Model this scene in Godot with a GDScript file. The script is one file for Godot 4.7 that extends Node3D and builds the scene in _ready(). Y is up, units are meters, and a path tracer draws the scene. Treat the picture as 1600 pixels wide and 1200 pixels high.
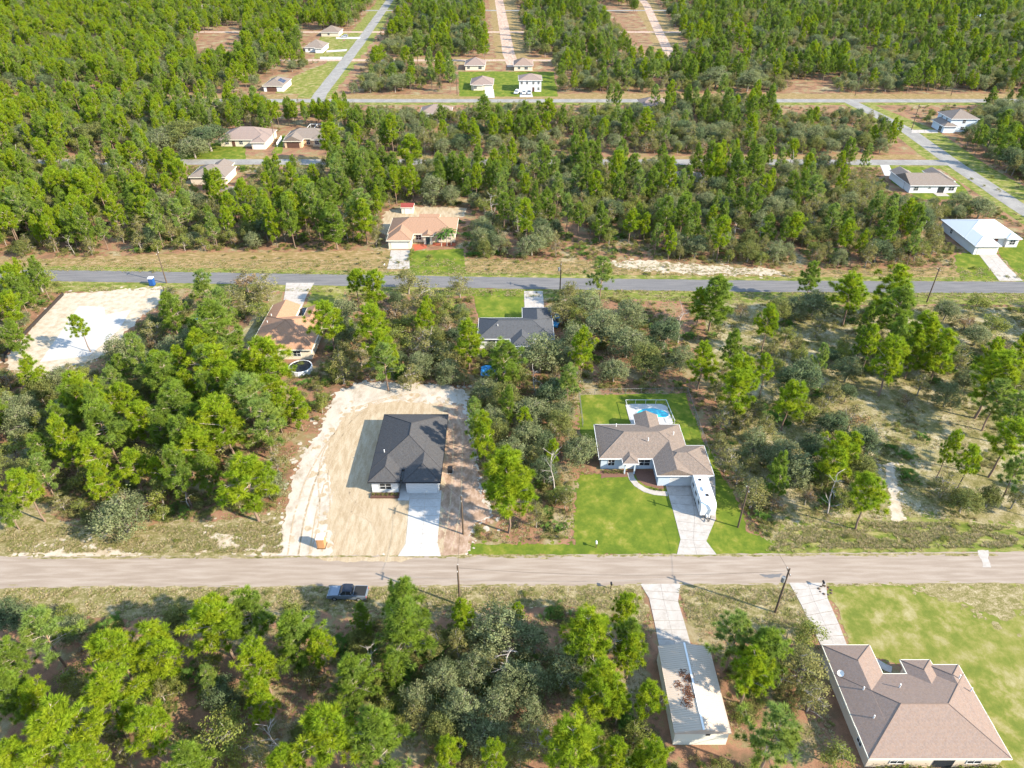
extends Node3D
# An aerial view of a Florida subdivision: pine and oak woods, four roads, houses on cleared lots. Metres, y up, -z away from the camera.

const TREES := [[0,-59.4,-55.9,6.1,11.6],[0,-62.3,-53.0,4.0,9.2],[0,-48.3,-52.7,6.3,11.8],[0,-44.1,-53.8,6.0,11.5],[0,-37.6,-57.3,6.7,12.3],[0,-34.2,-59.3,5.5,11.0],[0,-31.0,-52.1,4.9,10.2],[0,-29.9,-48.0,3.8,9.0],[0,-27.5,-55.6,6.1,11.6],[0,-46.9,-46.3,6.3,11.8],[0,-59.4,-48.0,4.9,10.3],[0,-56.7,-47.2,3.8,8.9],[0,-50.2,-41.4,7.3,13.0],[0,-40.5,-42.6,5.2,10.5],[0,-35.1,-39.5,4.9,10.2],[0,-37.4,-50.8,2.5,7.5],[0,-22.1,-43.3,2.9,8.0],[0,-14.5,-60.8,5.6,11.0],[0,-13.9,-56.1,6.8,12.4],[0,-20.1,-60.0,2.6,7.6],[0,-6.6,-59.8,2.9,7.9],[0,-24.6,-54.8,3.7,8.8],[0,-19.3,-50.4,5.1,10.5],[0,-15.2,-52.2,2.7,7.7],[0,-19.8,-42.4,6.7,12.3],[0,-15.1,-41.7,6.7,12.3],[0,0.7,-61.0,1.9,6.8],[0,14.7,-60.2,3.9,9.1],[0,10.1,-54.5,6.2,11.8],[0,10.8,-48.7,5.8,11.2],[0,15.0,-54.1,3.7,8.9],[0,-7.4,-41.4,3.4,8.5],[0,-1.9,-40.6,3.1,8.2],[0,7.1,-40.3,6.3,11.8],[0,11.8,-41.2,3.6,8.7],[0,14.2,-40.6,2.6,7.5],[0,15.1,-56.0,4.1,9.3],[0,28.3,-55.3,5.7,11.1],[0,31.3,-53.3,5.9,11.4],[0,28.9,-50.5,4.7,10.0],[0,12.8,-47.8,3.4,8.5],[0,16.1,-47.9,3.8,9.0],[0,28.8,-41.9,6.5,12.1],[0,15.2,-40.3,3.9,9.1],[0,-54.7,-40.6,4.2,9.5],[0,-45.8,-40.2,3.5,8.7],[0,-25.2,-39.9,4.2,9.4],[0,-76.3,-82.2,5.4,10.9],[0,-79.6,-80.5,3.6,8.8],[0,-69.3,-90.2,5.3,10.7],[0,-66.7,-85.4,4.6,9.8],[0,-62.7,-88.6,4.7,10.0],[0,-58.4,-88.2,3.2,8.3],[0,-52.5,-92.0,6.0,11.5],[0,-50.9,-88.0,4.2,9.5],[0,-41.4,-82.3,8.2,14.0],[0,-70.8,-96.8,7.3,13.0],[0,-79.2,-105.2,7.0,12.7],[0,-65.4,-99.7,5.9,11.4],[0,-61.5,-97.5,4.5,9.8],[0,-59.9,-101.7,7.5,13.3],[0,-49.6,-96.7,8.3,14.1],[0,-43.2,-97.3,7.3,13.0],[0,-80.7,-92.8,4.4,9.6],[0,-94.0,-133.9,4.2,9.4],[0,-95.3,-115.8,4.5,9.8],[0,-79.4,-104.8,6.5,12.1],[0,-77.0,-112.8,4.5,9.7],[0,-66.9,-112.4,7.3,13.0],[0,-62.0,-106.3,5.9,11.4],[0,-55.4,-111.7,9.1,15.0],[0,-48.0,-115.0,9.6,15.0],[0,-62.1,-129.0,9.9,15.0],[0,-76.9,-140.4,6.0,11.5],[0,-72.8,-149.9,6.3,11.9],[0,-47.2,-102.8,9.6,15.0],[0,-121.3,-154.8,5.6,11.0],[0,-114.0,-141.6,5.2,10.6],[0,-106.7,-130.5,4.7,9.9],[0,-63.9,-122.9,6.5,12.1],[0,-45.0,-109.4,5.3,10.7],[0,-56.4,-98.5,5.6,11.1],[0,-71.3,-106.6,5.2,10.6],[0,-38.5,-131.2,7.9,13.7],[0,-37.5,-153.2,5.5,10.9],[0,-33.0,-150.4,6.0,11.5],[0,-28.7,-130.5,7.6,13.3],[0,-26.7,-122.9,6.5,12.1],[0,-19.5,-138.4,4.6,9.8],[0,-9.2,-127.1,6.4,12.0],[0,-25.4,-119.0,5.9,11.4],[0,-1.8,-118.4,6.9,12.5],[0,10.8,-112.8,4.9,10.3],[0,-6.4,-99.6,3.9,9.1],[0,-0.8,-83.5,8.4,14.3],[0,-0.5,-79.7,6.9,12.5],[0,2.6,-102.1,3.0,8.1],[0,6.8,-93.6,2.6,7.6],[0,-6.8,-104.5,3.5,8.7],[0,42.5,-107.9,6.7,12.3],[0,44.5,-112.1,6.8,12.5],[0,51.4,-105.9,5.9,11.4],[0,43.6,-86.2,3.1,8.2],[0,45.9,-142.9,8.4,14.2],[0,38.3,-119.4,5.9,11.4],[0,78.1,-145.3,7.6,13.4],[0,88.3,-146.3,8.8,14.7],[0,84.0,-135.6,8.9,14.8],[0,74.0,-128.1,4.3,9.6],[0,74.7,-117.2,7.3,13.0],[0,86.5,-127.4,6.9,12.6],[0,87.5,-121.9,6.7,12.3],[0,82.7,-123.3,5.2,10.6],[0,90.3,-109.7,8.9,14.8],[0,83.7,-92.8,6.5,12.1],[0,82.5,-86.9,4.8,10.1],[0,54.2,-90.1,6.0,11.5],[0,55.5,-80.5,6.2,11.7],[0,58.1,-92.8,4.4,9.6],[0,21.7,-156.7,6.5,12.1],[0,43.6,-145.2,4.4,9.7],[0,73.3,-156.9,5.3,10.7],[0,89.7,-105.9,5.9,11.4],[0,90.5,-102.1,5.8,11.2],[0,-67.7,-264.7,9.4,15.0],[0,-11.6,-313.2,7.6,13.3],[0,16.1,-309.9,7.0,12.6],[0,53.6,-292.7,7.7,13.4],[0,-61.5,-207.5,8.5,14.3],[0,-44.2,-197.0,8.5,14.3],[0,-49.9,-188.6,7.8,13.6],[0,-36.1,-253.2,8.1,14.0],[0,79.0,-188.9,5.4,10.8],[0,33.8,-192.5,4.7,10.1],[1,-68.9,-61.5,5.3,5.4],[1,-59.2,-59.4,4.8,5.1],[1,-46.1,-61.3,4.4,4.8],[1,-36.3,-50.1,4.8,5.0],[1,-8.9,-52.2,5.3,5.4],[1,-4.9,-53.9,5.7,5.7],[1,-6.0,-47.8,5.9,5.8],[1,-1.6,-48.7,5.5,5.5],[1,0.0,-52.4,5.4,5.5],[1,-11.9,-49.6,4.7,5.0],[1,-3.0,-45.1,5.5,5.5],[1,-1.7,-58.5,8.2,7.5],[1,3.0,-57.8,5.1,5.3],[1,7.8,-53.4,6.9,6.5],[1,2.5,-52.0,5.3,5.4],[1,-8.4,-45.7,4.6,4.9],[1,2.4,-48.3,3.9,4.4],[1,-20.6,-58.3,3.4,4.1],[1,-61.6,-79.8,9.3,8.3],[1,-91.4,-104.3,7.1,6.7],[1,-83.2,-101.3,5.2,5.3],[1,-85.4,-107.8,5.6,5.6],[1,-71.9,-128.1,8.2,7.5],[1,-83.9,-127.7,7.6,7.1],[1,-91.3,-118.2,6.2,6.1],[1,-73.4,-116.9,5.7,5.7],[1,-93.7,-114.3,6.3,6.2],[1,-59.2,-112.9,5.0,5.2],[1,-19.2,-123.3,6.7,6.4],[1,6.0,-125.9,10.5,9.1],[1,-4.7,-115.1,6.9,6.5],[1,3.6,-107.2,8.0,7.4],[1,-1.2,-111.2,7.4,7.0],[1,-3.6,-105.2,6.0,5.9],[1,7.8,-112.9,7.0,6.7],[1,2.9,-99.7,6.9,6.6],[1,8.6,-104.3,6.0,5.9],[1,11.9,-96.4,7.0,6.7],[1,0.7,-118.7,6.5,6.3],[1,5.8,-99.1,5.1,5.3],[1,-13.2,-121.5,5.8,5.8],[1,25.0,-131.6,9.7,8.6],[1,20.0,-136.9,10.0,8.8],[1,28.2,-124.9,8.0,7.4],[1,21.2,-122.2,6.6,6.4],[1,34.0,-135.1,8.5,7.7],[1,14.0,-132.4,8.4,7.6],[1,35.9,-126.2,6.0,5.9],[1,18.0,-146.4,9.0,8.1],[1,27.4,-144.0,8.0,7.4],[1,47.3,-94.9,7.0,6.6],[1,48.7,-90.5,7.0,6.6],[1,72.3,-149.7,8.8,8.0],[1,63.0,-98.6,6.9,6.6],[1,59.4,-103.0,6.6,6.4],[1,69.5,-122.0,6.1,6.0],[1,53.6,-97.0,5.7,5.7],[1,57.3,-116.4,9.7,8.6],[1,103.3,-148.0,6.4,6.2],[1,86.1,-113.5,5.8,5.8],[1,59.5,-90.7,6.6,6.3],[1,53.5,-90.4,5.5,5.5],[1,-41.8,-108.8,4.9,5.1],[1,104.4,-136.5,6.3,6.1],[1,66.8,-148.5,6.1,6.0],[1,-137.4,-282.5,16.5,10.0],[1,-129.9,-287.8,20.3,10.0],[1,-118.0,-280.8,15.9,10.0],[1,-120.8,-271.6,12.1,10.0],[1,140.4,-214.9,8.0,7.4],[1,145.5,-211.6,9.1,8.2],[1,104.7,-387.4,16.4,10.0],[1,119.1,-380.1,14.2,10.0],[1,11.8,-263.9,8.5,7.7],[1,62.3,-295.2,10.4,9.1],[2,-56.0,-52.3,4.2,4.8],[2,-48.8,-44.2,4.7,5.2],[2,-44.4,-47.8,3.3,4.0],[2,-33.5,-44.8,6.7,6.9],[2,-10.6,-57.7,3.6,4.2],[2,3.0,-44.2,4.7,5.2],[2,-11.7,-47.7,3.9,4.5],[2,37.0,-53.3,6.8,7.0],[2,39.8,-59.2,4.8,5.3],[2,37.1,-49.6,4.7,5.2],[2,37.8,-43.0,3.9,4.5],[2,15.0,-45.6,3.4,4.1],[2,-26.3,-53.5,3.3,4.0],[2,-16.9,-50.9,3.2,3.9],[2,4.6,-46.8,3.1,3.8],[2,-42.7,-57.5,2.6,3.4],[2,-15.9,-49.3,2.9,3.6],[2,-57.0,-82.4,3.1,3.8],[2,-74.0,-84.3,3.4,4.1],[2,-70.9,-84.3,2.8,3.6],[2,-89.6,-97.7,5.3,5.7],[2,-41.1,-93.6,4.7,5.2],[2,-89.5,-106.4,4.8,5.3],[2,-67.6,-162.5,7.4,7.5],[2,-67.2,-150.4,8.9,8.0],[2,-61.1,-157.8,7.3,7.4],[2,-120.2,-162.5,7.4,7.5],[2,-58.9,-146.9,6.3,6.6],[2,-61.8,-155.3,6.3,6.5],[2,-80.0,-136.3,5.7,6.1],[2,-26.3,-161.4,6.8,7.0],[2,-27.4,-146.4,6.9,7.1],[2,-21.1,-151.7,8.0,8.0],[2,-13.0,-158.4,6.7,6.9],[2,-14.7,-138.9,6.6,6.9],[2,-18.4,-129.9,8.2,8.0],[2,-25.2,-133.3,7.0,7.2],[2,-13.3,-126.5,7.0,7.2],[2,-32.6,-128.2,4.9,5.4],[2,-22.8,-141.9,5.9,6.2],[2,-16.8,-150.3,6.7,6.9],[2,11.9,-145.6,7.8,7.8],[2,14.1,-155.7,6.3,6.5],[2,-42.9,-99.3,4.2,4.7],[2,-20.8,-119.0,5.2,5.6],[2,55.7,-124.6,4.3,4.9],[2,105.7,-130.0,7.2,7.3],[2,110.1,-140.5,6.1,6.4],[2,105.4,-143.0,5.6,6.0],[2,72.7,-87.7,4.7,5.2],[2,83.2,-85.1,4.2,4.8],[2,63.9,-105.7,7.2,7.3],[2,38.0,-99.9,3.7,4.4],[2,37.6,-94.2,4.7,5.2],[2,38.9,-90.8,3.9,4.6],[2,42.2,-94.3,3.1,3.9],[2,39.6,-85.0,6.1,6.4],[2,43.0,-84.5,4.2,4.8],[2,39.9,-106.4,4.8,5.3],[2,43.4,-105.8,4.3,4.9],[2,40.9,-115.5,3.8,4.5],[2,46.5,-108.4,4.9,5.4],[2,82.5,-117.1,4.6,5.1],[2,56.3,-108.4,4.9,5.4],[2,94.7,-126.0,5.4,5.8],[2,78.3,-113.3,3.8,4.4],[2,112.6,-151.7,5.2,5.7],[2,63.5,-114.6,5.1,5.5],[2,57.6,-142.6,5.0,5.5],[2,54.9,-149.1,4.6,5.1],[2,61.9,-137.4,4.3,4.9]]
const SHEETS := [
	["roadside_verge","dry",1,1.2,[-330,-75,-330,-81,-91.4,-84.3,-81.6,-85.8,-69.2,-80.3,-49.2,-82.2,-38.2,-84.3,-35.6,-74.5]],
	["roadside_verge","dry",1,1.2,[-330,-64.5,-330,-69,19.3,-69.6,19,-63,7.4,-65.7,-16.5,-64.3,-36.8,-65.2,-54.5,-63.5,-73.4,-64.6]],
	["roadside_verge","dry",1,0.5,[24.6,-69.7,41.4,-69.8,42.2,-61,35,-61.5,25,-62]],
	["roadside_verge","verge_green",1,1.0,[39,-75.2,330,-77.5,330,-84,82.8,-80.6,68.2,-82.6,55.5,-82.2,44,-80.6]],
	["scrub_clearing","scrub_floor",0,2.5,[48.1,-157.8,79.3,-155.1,132.8,-154.5,92.1,-76,40,-75.8,40.4,-90.5,41.4,-121.4]],
	["roadside_verge","verge_dry2",1,1.0,[-420,-181,-420,-174.5,-121,-174.8,-68,-173,0,-170.5,67,-168.6,160,-168.2,160,-176,118.7,-176.8,76,-174.4,49.4,-179.2,24.9,-180.8,10.7,-180.8,-10.7,-182.1,-36.5,-187.6,-90.8,-186.3,-132,-182.1]],
	["roadside_verge","verge_green",2,0.7,[-420,-176,-420,-173,-121,-174.6,-68,-172.8,0,-170.3,67,-168.4,160,-168,160,-171,67,-171.2,0,-173.2,-68,-175.8,-121,-177.6]],
	["roadside_verge","verge_green",1,0.7,[-420,-168.5,-121,-168.8,-68,-167,0,-164.4,67,-162.4,160,-162,127.2,-155.8,87.5,-155.8,48,-157.1,12.9,-159.1,-39.2,-161.9,-82.5,-164,-114.8,-162.6,-420,-160]],
	["roadside_verge","verge_dry2",1,1.5,[-400,-273,-400,-270.6,160,-270.6,160,-276,80,-275,20,-273.5,-100,-275]],
	["roadside_verge","verge_green",1,1.0,[-400,-263.8,160,-263.8,160,-259.5,110,-262.6,0,-262.6,-400,-262.6]],
	["roadside_verge","verge_dry2",1,1.5,[-500,-372,-500,-364.6,500,-364.6,500,-374,100,-376,-60,-374]],
	["roadside_verge","verge_green",1,1.0,[-500,-357.4,500,-357.4,500,-352,0,-353,-500,-352]],
	["sand_lot","sand_white",2,1.0,[-36.2,-74.5,-37.1,-79,-37.9,-89.7,-38.3,-98.6,-36.5,-105.3,-35.8,-118.6,-30.6,-122.3,-21.4,-121.4,-13.3,-120.9,-10,-119.1,-7.9,-107.4,-5.3,-88.9,-3,-83.5,-6.8,-81.2,-6.9,-74.5]],
	["graded_soil","sand_tan",3,1.7,[-27.4,-74.8,-30.3,-82.9,-30.7,-88.9,-33.7,-96.8,-34.5,-102.6,-32.2,-111.5,-25.8,-115.1,-10.9,-114.2,-9,-104.5,-6.8,-88.9,-5.5,-84.3,-8,-82.2,-7.3,-75]],
	["brown_strip","dirt",4,0.9,[-13,-112.5,-10,-114.2,-7.7,-102.6,-5.4,-87.3,-3.6,-83.5,-6.8,-81.5,-7.2,-75.2,-10.7,-75.2,-11.6,-88.1,-12.2,-100.8]],  # browner strip laid along the right side of the sand lot
	["lawn","lawn",2,0.35,[11.9,-93.4,10.4,-84.3,10.1,-77.3,-6.6,-77.3,-6.6,-75.1,25.7,-75.2,26.9,-78.3,26.8,-88.6,25.9,-92.9,18.1,-93.8]],
	["lawn","lawn",2,0.35,[36.5,-100.8,36.7,-94.6,38,-87.7,37.9,-80.3,41.6,-77.1,40.4,-75.2,31.8,-75.2,30.7,-77.6,33.5,-82.6,34.9,-92.1,34.7,-99.8]],
	["lawn","lawn",2,0.35,[14,-117.3,35.4,-118,35.8,-104.1,35.8,-99.8,32.7,-98.6,29.9,-102.6,15,-102.6,12.8,-105.3]],
	["lawn","lawn_dry",2,0.5,[46.9,-69.7,76.5,-69.9,130,-70.5,130,-30,56.2,-35.6,58.1,-44,58.9,-56,51.2,-56,46.4,-58.9]],
	["sandy_track","sand_mid",2,0.6,[67.3,-96.8,68.8,-96.8,66,-88.9,64.1,-82.3,62,-82,64.5,-88.9]],
	["bare_sand","sand_mid",2,1.4,[-51,-78.7,-45.2,-79.5,-37.5,-79.8,-36.4,-75.2,-41,-75.8,-47.4,-77.1]],
	["bare_sand","sand_mid",3,1.4,[26.5,-180,37.4,-181.6,49.3,-178.8,69.5,-175.6,73.7,-172.5,51.4,-172.5,31.3,-175.6]],
	["bare_sand","sand_mid",3,1.4,[-78.1,-76,-66.3,-76.5,-57.2,-76.3,-58.7,-75.2,-73.6,-75.1]],
	["dry_grass_patch","dry",3,1.2,[59.8,-69.1,66.6,-69.3,75.2,-69.1,73.7,-65.2,69.3,-63.9,64.1,-66.3]],
	["lawn","lawn",2,0.4,[-29.1,-187.2,-14,-189.3,-12.4,-173.2,-28,-172.9]],
	["lawn","lawn_dry",2,0.5,[-51,-166.2,-43.3,-165.8,-41.9,-154.5,-45.9,-151.2,-51.5,-154.5]],
	["lawn","lawn",2,0.4,[-10.2,-163.6,3,-163.3,2.8,-153.8,2.3,-148.1,-8,-148.1]],
	["lawn","lawn",2,0.6,[124.2,-184.2,133,-188.4,128.5,-169.5,118.4,-169.5]],
	["lawn","lawn",2,0.6,[138.5,-188.4,150.5,-195.2,158.4,-184.2,144.7,-168.3,135,-169.5]],
	["lawn","lawn",2,0.6,[139.7,-261.6,151.8,-261.6,157.4,-244.9,152.9,-228,135.9,-228,133.1,-244.9]],
	["lawn","lawn",2,0.6,[-131.3,-287.8,-117.2,-293,-107.2,-289.5,-101.2,-269.8,-128.3,-268.3]],
	["lawn","lawn",2,0.6,[-96.5,-300.2,-95,-303.9,-89.7,-277.8,-93.7,-277.8]],
	["lawn","lawn_dry",2,0.6,[-119.1,-417.4,-107,-457.9,-94,-373.4,-119,-376.1]],
	["lawn","lawn",2,0.6,[-30.2,-427.4,23.4,-427.4,22.8,-369.4,-26,-369.4]],
	["lawn","lawn_dry",2,0.6,[-132.7,-539.5,-117.8,-566.1,-109,-467.6,-119.8,-463.6]],
	["yard","sand_tan",2,1.0,[-40.6,-217.8,-31.2,-222.3,-14.5,-220.6,-15.1,-212.5,-37,-209.8,-35.2,-188.4,-39.5,-202.3]],
	["sand_lot","sand_mid",2,0.8,[-108.6,-126.7,-111.6,-132.3,-114.6,-161.2,-91.4,-165.4,-87.4,-160.5,-89.7,-148.1,-90.1,-132.5,-99.5,-125]],
	["concrete_slab","concrete_white",3,0,[-103.1,-129.7,-104.9,-141,-107.2,-155.1,-100.7,-154.5,-98.6,-150.6,-93.5,-153.2,-92.1,-143.6,-93.5,-132.3]],
	["yard","scrub_floor",2,0.8,[-63.3,-142.2,-61,-157.8,-59.1,-162.9,-57.2,-154.5,-58.2,-139.3,-57.5,-131.2]],
	["mulch_bed","mulch",3,0.15,[15.6,-94.6,20.7,-94.6,20.7,-92.9,15.8,-92.8]],
	["mulch_bed","mulch",3,0.15,[21.6,-94.8,25.7,-94.4,26.2,-90.8,26.1,-89.7,23.1,-90.8,21.8,-92.4]],
	["mulch_bed","mulch_red",3,0.15,[-28.8,-192,-24.6,-192.4,-24.6,-189.3,-27.7,-187.6]],
	["mulch_bed","mulch_red",3,0.15,[-23.1,-192.9,-16.4,-192.9,-16.3,-190.7,-22.9,-191.1]],
	["roadside_verge","verge_green",1,2.0,[-89,-366,-93,-510,-103,-736,-123,-736,-113,-510,-105,-366]],
	["roadside_verge","verge_green",1,2.0,[158,-276,161,-310,158,-355,172,-355,181,-310,177,-262,178,-200,182,-100,156,-100,157,-200]],
	["roadside_verge","verge_dry2",1,2.0,[-10,-465,-24,-800,2,-800,9,-465]],
	["roadside_verge","verge_dry2",1,1.5,[-100,-453.5,140,-453.5,140,-466,-100,-466]],
	["roadside_verge","verge_dry2",1,2.0,[88,-467,98,-560,112,-800,135,-800,118,-560,108,-467]],
]
const DRIVES := [
	["concrete_white",7,[-17.5,-89.5,-17,-81.5,-16.8,-77.3,-17.7,-74.8],[-12.1,-89.5,-11.9,-81.5,-11.8,-77.6,-11,-74.8]],
	["concrete",8,[26.6,-92.4,26.8,-84.3,26.8,-78.3,25.6,-75.1],[35.7,-92.9,33.5,-82.9,30.8,-77.9,31.8,-75.1]],
	["concrete",7,[41.3,-69.7,41.8,-65.7,42,-62,42.3,-58.7],[46.8,-69.7,46,-66.9,46,-62.5,45.8,-58.7]],
	["concrete",7,[19.1,-69.5,20,-66.9,20.1,-63,20.1,-58.5],[25.1,-69.5,24.1,-66.3,24.3,-63,24.5,-58.5]],
	["concrete",6,[-34.6,-188,-34.1,-182.1,-33.9,-175.6],[-29.1,-188,-28.6,-182.1,-27.8,-176]],
	["concrete",6,[-59.2,-167.6,-57.9,-161.2,-56.7,-154.5],[-51.8,-167.6,-52.2,-161.2,-51.8,-153.8]],
	["concrete",4,[3.1,-162.9,3.1,-153.8],[7.9,-162.9,7.9,-153.8]],
	["concrete",6,[131.9,-185.8,130,-176.8,128.3,-168.7],[137,-185.8,135.3,-176.8,134.5,-168.7]],
	["concrete_white",3,[137.3,-263.8,133.8,-251.6],[140.7,-263.8,137.2,-251.6]],
	["concrete",4,[168.4,-305.8,179.7,-305.8],[170.6,-310.6,181.5,-310.6]],
	["concrete_white",4,[-13.8,-385.7,-13.5,-366.8],[-9.5,-385.7,-8.5,-366.8]],
	["concrete_white",3,[4.2,-381.5,3.8,-368.1],[9.8,-381.5,10.4,-368.1]],
	["concrete_white",3,[-116.4,-483.9,-104.8,-488.1],[-117.8,-490.2,-105.2,-494.6]],
	["concrete_white",3,[-115.5,-461.7,-102.8,-461.7],[-117.2,-469.6,-103.2,-469.6]],
	["concrete_white",3,[-120.1,-531.9,-104,-531.9],[-121.7,-539.5,-104.4,-539.5]],
]
const OPEN_VIEWS := [
	[-41.6,-222.3,-13.5,-222.3,-11.1,-171.3,-35,-171.3],
	[-133.7,-185,-33.1,-189.3,12.6,-183.3,86.4,-174.4,141.1,-179.2,130,-160.5,-116.7,-166.2],
	[-141.9,-313.6,-102,-315.6,-93.5,-284.4,-99.3,-263.8,-121.9,-260.8],
	[-102.5,-325.9,-82.7,-323.8,-73.5,-281,-89.2,-276.1],
	[-119.9,-736.3,-107,-736.3,-86,-406.4,-93.2,-368.1,-97.9,-370.7,-107.5,-534.4],
	[-144.1,-434.2,-122.2,-434.2,-112.7,-457.9,-94.3,-373.4,-121.6,-368.1],
	[-160.1,-601.5,-122.2,-589.3,-104.4,-510.3,-99.4,-457.9,-123.7,-463.6],
	[-32.7,-479.7,24.7,-479.7,22.5,-362.9,-25.4,-360.4],
	[-82,-376.1,-25.7,-376.1,-24.4,-354.2,-73.3,-354.2],
	[23.3,-378.8,78.3,-373.4,76,-360.4,22.2,-357.9],
	[138.6,-387.1,244.1,-387.1,228.2,-357.9,160.6,-350.6,128,-353],
	[-25.3,-736.3,0,-736.3,4.7,-471.6,-12.6,-471.6],
	[131.4,-269.8,145.2,-279.4,171.2,-315.6,174.1,-308.7,174.2,-235.3,159.2,-209.8,155.3,-224.6,149.9,-230.4,128.9,-235.3,138.4,-260.8],
	[135.9,-213.5,162.9,-216.2,134.2,-167.6,122.3,-182.5],
	[192.7,-334.5,206.6,-334.5,182.9,-299.3,169.6,-299.3],
	[16.1,-212.5,35.7,-182.1,35.3,-179.2,14.1,-179.2],
	[82.3,-736.3,102.9,-736.3,101.6,-589.3,97,-499,84.2,-510.3],
	[-229,-560.6,-215,-620.7,-187.8,-534.4,-202.1,-499],
	[-31.4,-471.6,-62.8,-471.6,-60.9,-456,-30.5,-456],
	[154,-414.2,176.2,-417.4,163.9,-384.3,144.2,-384.3],
	[-8.3,-133.8,-4,-133.8,-4.4,-126.7,-7.7,-126.7],
	[-48.8,-128.2,-43.5,-128.2,-42.1,-122.1,-47.2,-122.1],
	[-79.5,-75,79.9,-75.8,76.3,-69.5,-75.6,-68.4],
	[-28.3,-70.4,-20.9,-70.4,-20.3,-66.3,-27.4,-66.3],
	[-35.7,-74.7,-39.1,-100.8,-34.5,-120.2,-10.6,-119.1,-8.1,-102.6,-6.9,-74.7],
	[13.8,-118,38.3,-118,37.7,-102.6,38,-87.3,39.8,-75.2,-6.5,-75.2,-6.6,-77.3,10.1,-77.3,11.9,-93.8],
	[19.1,-69.5,25,-69.5,26.8,-45.2,20.3,-45.2,20.1,-58.9],
	[41.5,-69.5,76.3,-69.5,60.3,-42.5,41.5,-42.5,42.9,-58.9],
	[-109.1,-128.7,-114.9,-161.2,-91.9,-164.7,-91.5,-148.8,-93,-131.2],
	[-58.5,-140.2,-59.6,-154.1,-58.9,-166.5,-51.8,-166.5,-44.4,-134.4],
	[-8.3,-148.8,-9.9,-162.9,8.2,-162.9,9.7,-142.2,2.2,-136.5,-6.9,-139]]

const CAM_HEIGHT := 85.0
var M := {}
var rng := RandomNumberGenerator.new()
var used_names := {}
var solid_polys: Array = []      # ground where no tree stands
var view_polys: Array = []
var view_boxes: Array = []
var solid_boxes: Array = []
var tree_meshes := {}


class Geo:
	var v := PackedVector3Array()
	var c := PackedColorArray()
	var uv := PackedVector2Array()
	var col := Color.WHITE
	func tri(a: Vector3, b: Vector3, d: Vector3) -> void:
		v.append(a); v.append(b); v.append(d)
		c.append(col); c.append(col); c.append(col)
		uv.append(Vector2.ZERO); uv.append(Vector2.ZERO); uv.append(Vector2.ZERO)
	func quad(a: Vector3, b: Vector3, d: Vector3, e: Vector3) -> void:
		tri(a, b, d); tri(a, d, e)
	func face(pts: Array, u: Vector3, w: Vector3) -> void:   # a flat polygon with UVs in metres along u and w
		for i in range(1, pts.size() - 1):
			for p: Vector3 in [pts[0], pts[i], pts[i + 1]]:
				v.append(p); c.append(col); uv.append(Vector2(p.dot(u), p.dot(w)))
	func box(lo: Vector3, hi: Vector3) -> void:
		var p := []
		for i in 8:
			p.append(Vector3(hi.x if i & 1 else lo.x, hi.y if i & 2 else lo.y, hi.z if i & 4 else lo.z))
		for f in [[0, 1, 3, 2], [4, 6, 7, 5], [0, 4, 5, 1], [2, 3, 7, 6], [0, 2, 6, 4], [1, 5, 7, 3]]:
			quad(p[f[0]], p[f[1]], p[f[2]], p[f[3]])
	func tube(a: Vector3, b: Vector3, ra: float, rb: float, n := 6) -> void:
		var d := (b - a).normalized()
		var s := d.cross(Vector3.UP if absf(d.y) < 0.95 else Vector3.RIGHT).normalized()
		var t := d.cross(s)
		for i in n:
			var o := s * cos(TAU * i / n) + t * sin(TAU * i / n)
			var o2 := s * cos(TAU * (i + 1) / n) + t * sin(TAU * (i + 1) / n)
			quad(a + o * ra, a + o2 * ra, b + o2 * rb, b + o * rb)
		if rb > 0.03:
			for i in range(1, n - 1):
				tri(b + (s * cos(0.0) + t * sin(0.0)) * rb, b + (s * cos(TAU * i / n) + t * sin(TAU * i / n)) * rb, b + (s * cos(TAU * (i + 1) / n) + t * sin(TAU * (i + 1) / n)) * rb)
	func prism(pts: Array, hw: Callable) -> void:   # a side outline (Vector2 along, up) swept across, half-width by height
		var n := pts.size()
		var tris := Geometry2D.triangulate_polygon(PackedVector2Array(pts))
		for i in n:
			var a: Vector2 = pts[i]
			var b: Vector2 = pts[(i + 1) % n]
			quad(Vector3(a.x, a.y, hw.call(a.y)), Vector3(b.x, b.y, hw.call(b.y)), Vector3(b.x, b.y, -hw.call(b.y)), Vector3(a.x, a.y, -hw.call(a.y)))
		for k in range(0, tris.size(), 3):
			for s in [-1.0, 1.0]:
				var q := []
				for j in 3:
					var a: Vector2 = pts[tris[k + j]]
					q.append(Vector3(a.x, a.y, s * hw.call(a.y)))
				tri(q[0], q[1], q[2])
	func mesh(mat: Material, smooth := false) -> ArrayMesh:
		var a := []
		a.resize(Mesh.ARRAY_MAX)
		a[Mesh.ARRAY_VERTEX] = v
		a[Mesh.ARRAY_COLOR] = c
		a[Mesh.ARRAY_TEX_UV] = uv
		var m := ArrayMesh.new()
		if v.size():
			m.add_surface_from_arrays(Mesh.PRIMITIVE_TRIANGLES, a)
			m.surface_set_material(0, mat)
		return m


func named(base: String) -> String:
	var n: int = used_names.get(base, 0)
	used_names[base] = n + 1
	return base if n == 0 else "%s_%03d" % [base, n]


func tag(o: Node, label := "", category := "", group := "", kind := "") -> Node:
	if label: o.set_meta("label", label)
	if category: o.set_meta("category", category)
	if group: o.set_meta("group", group)
	if kind: o.set_meta("kind", kind)
	return o


func base(nm: String, at: Vector3, turn := 0.0) -> Node3D:
	var o := Node3D.new()
	o.name = named(nm)
	add_child(o)
	o.position = at
	o.rotation.y = turn
	return o


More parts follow.
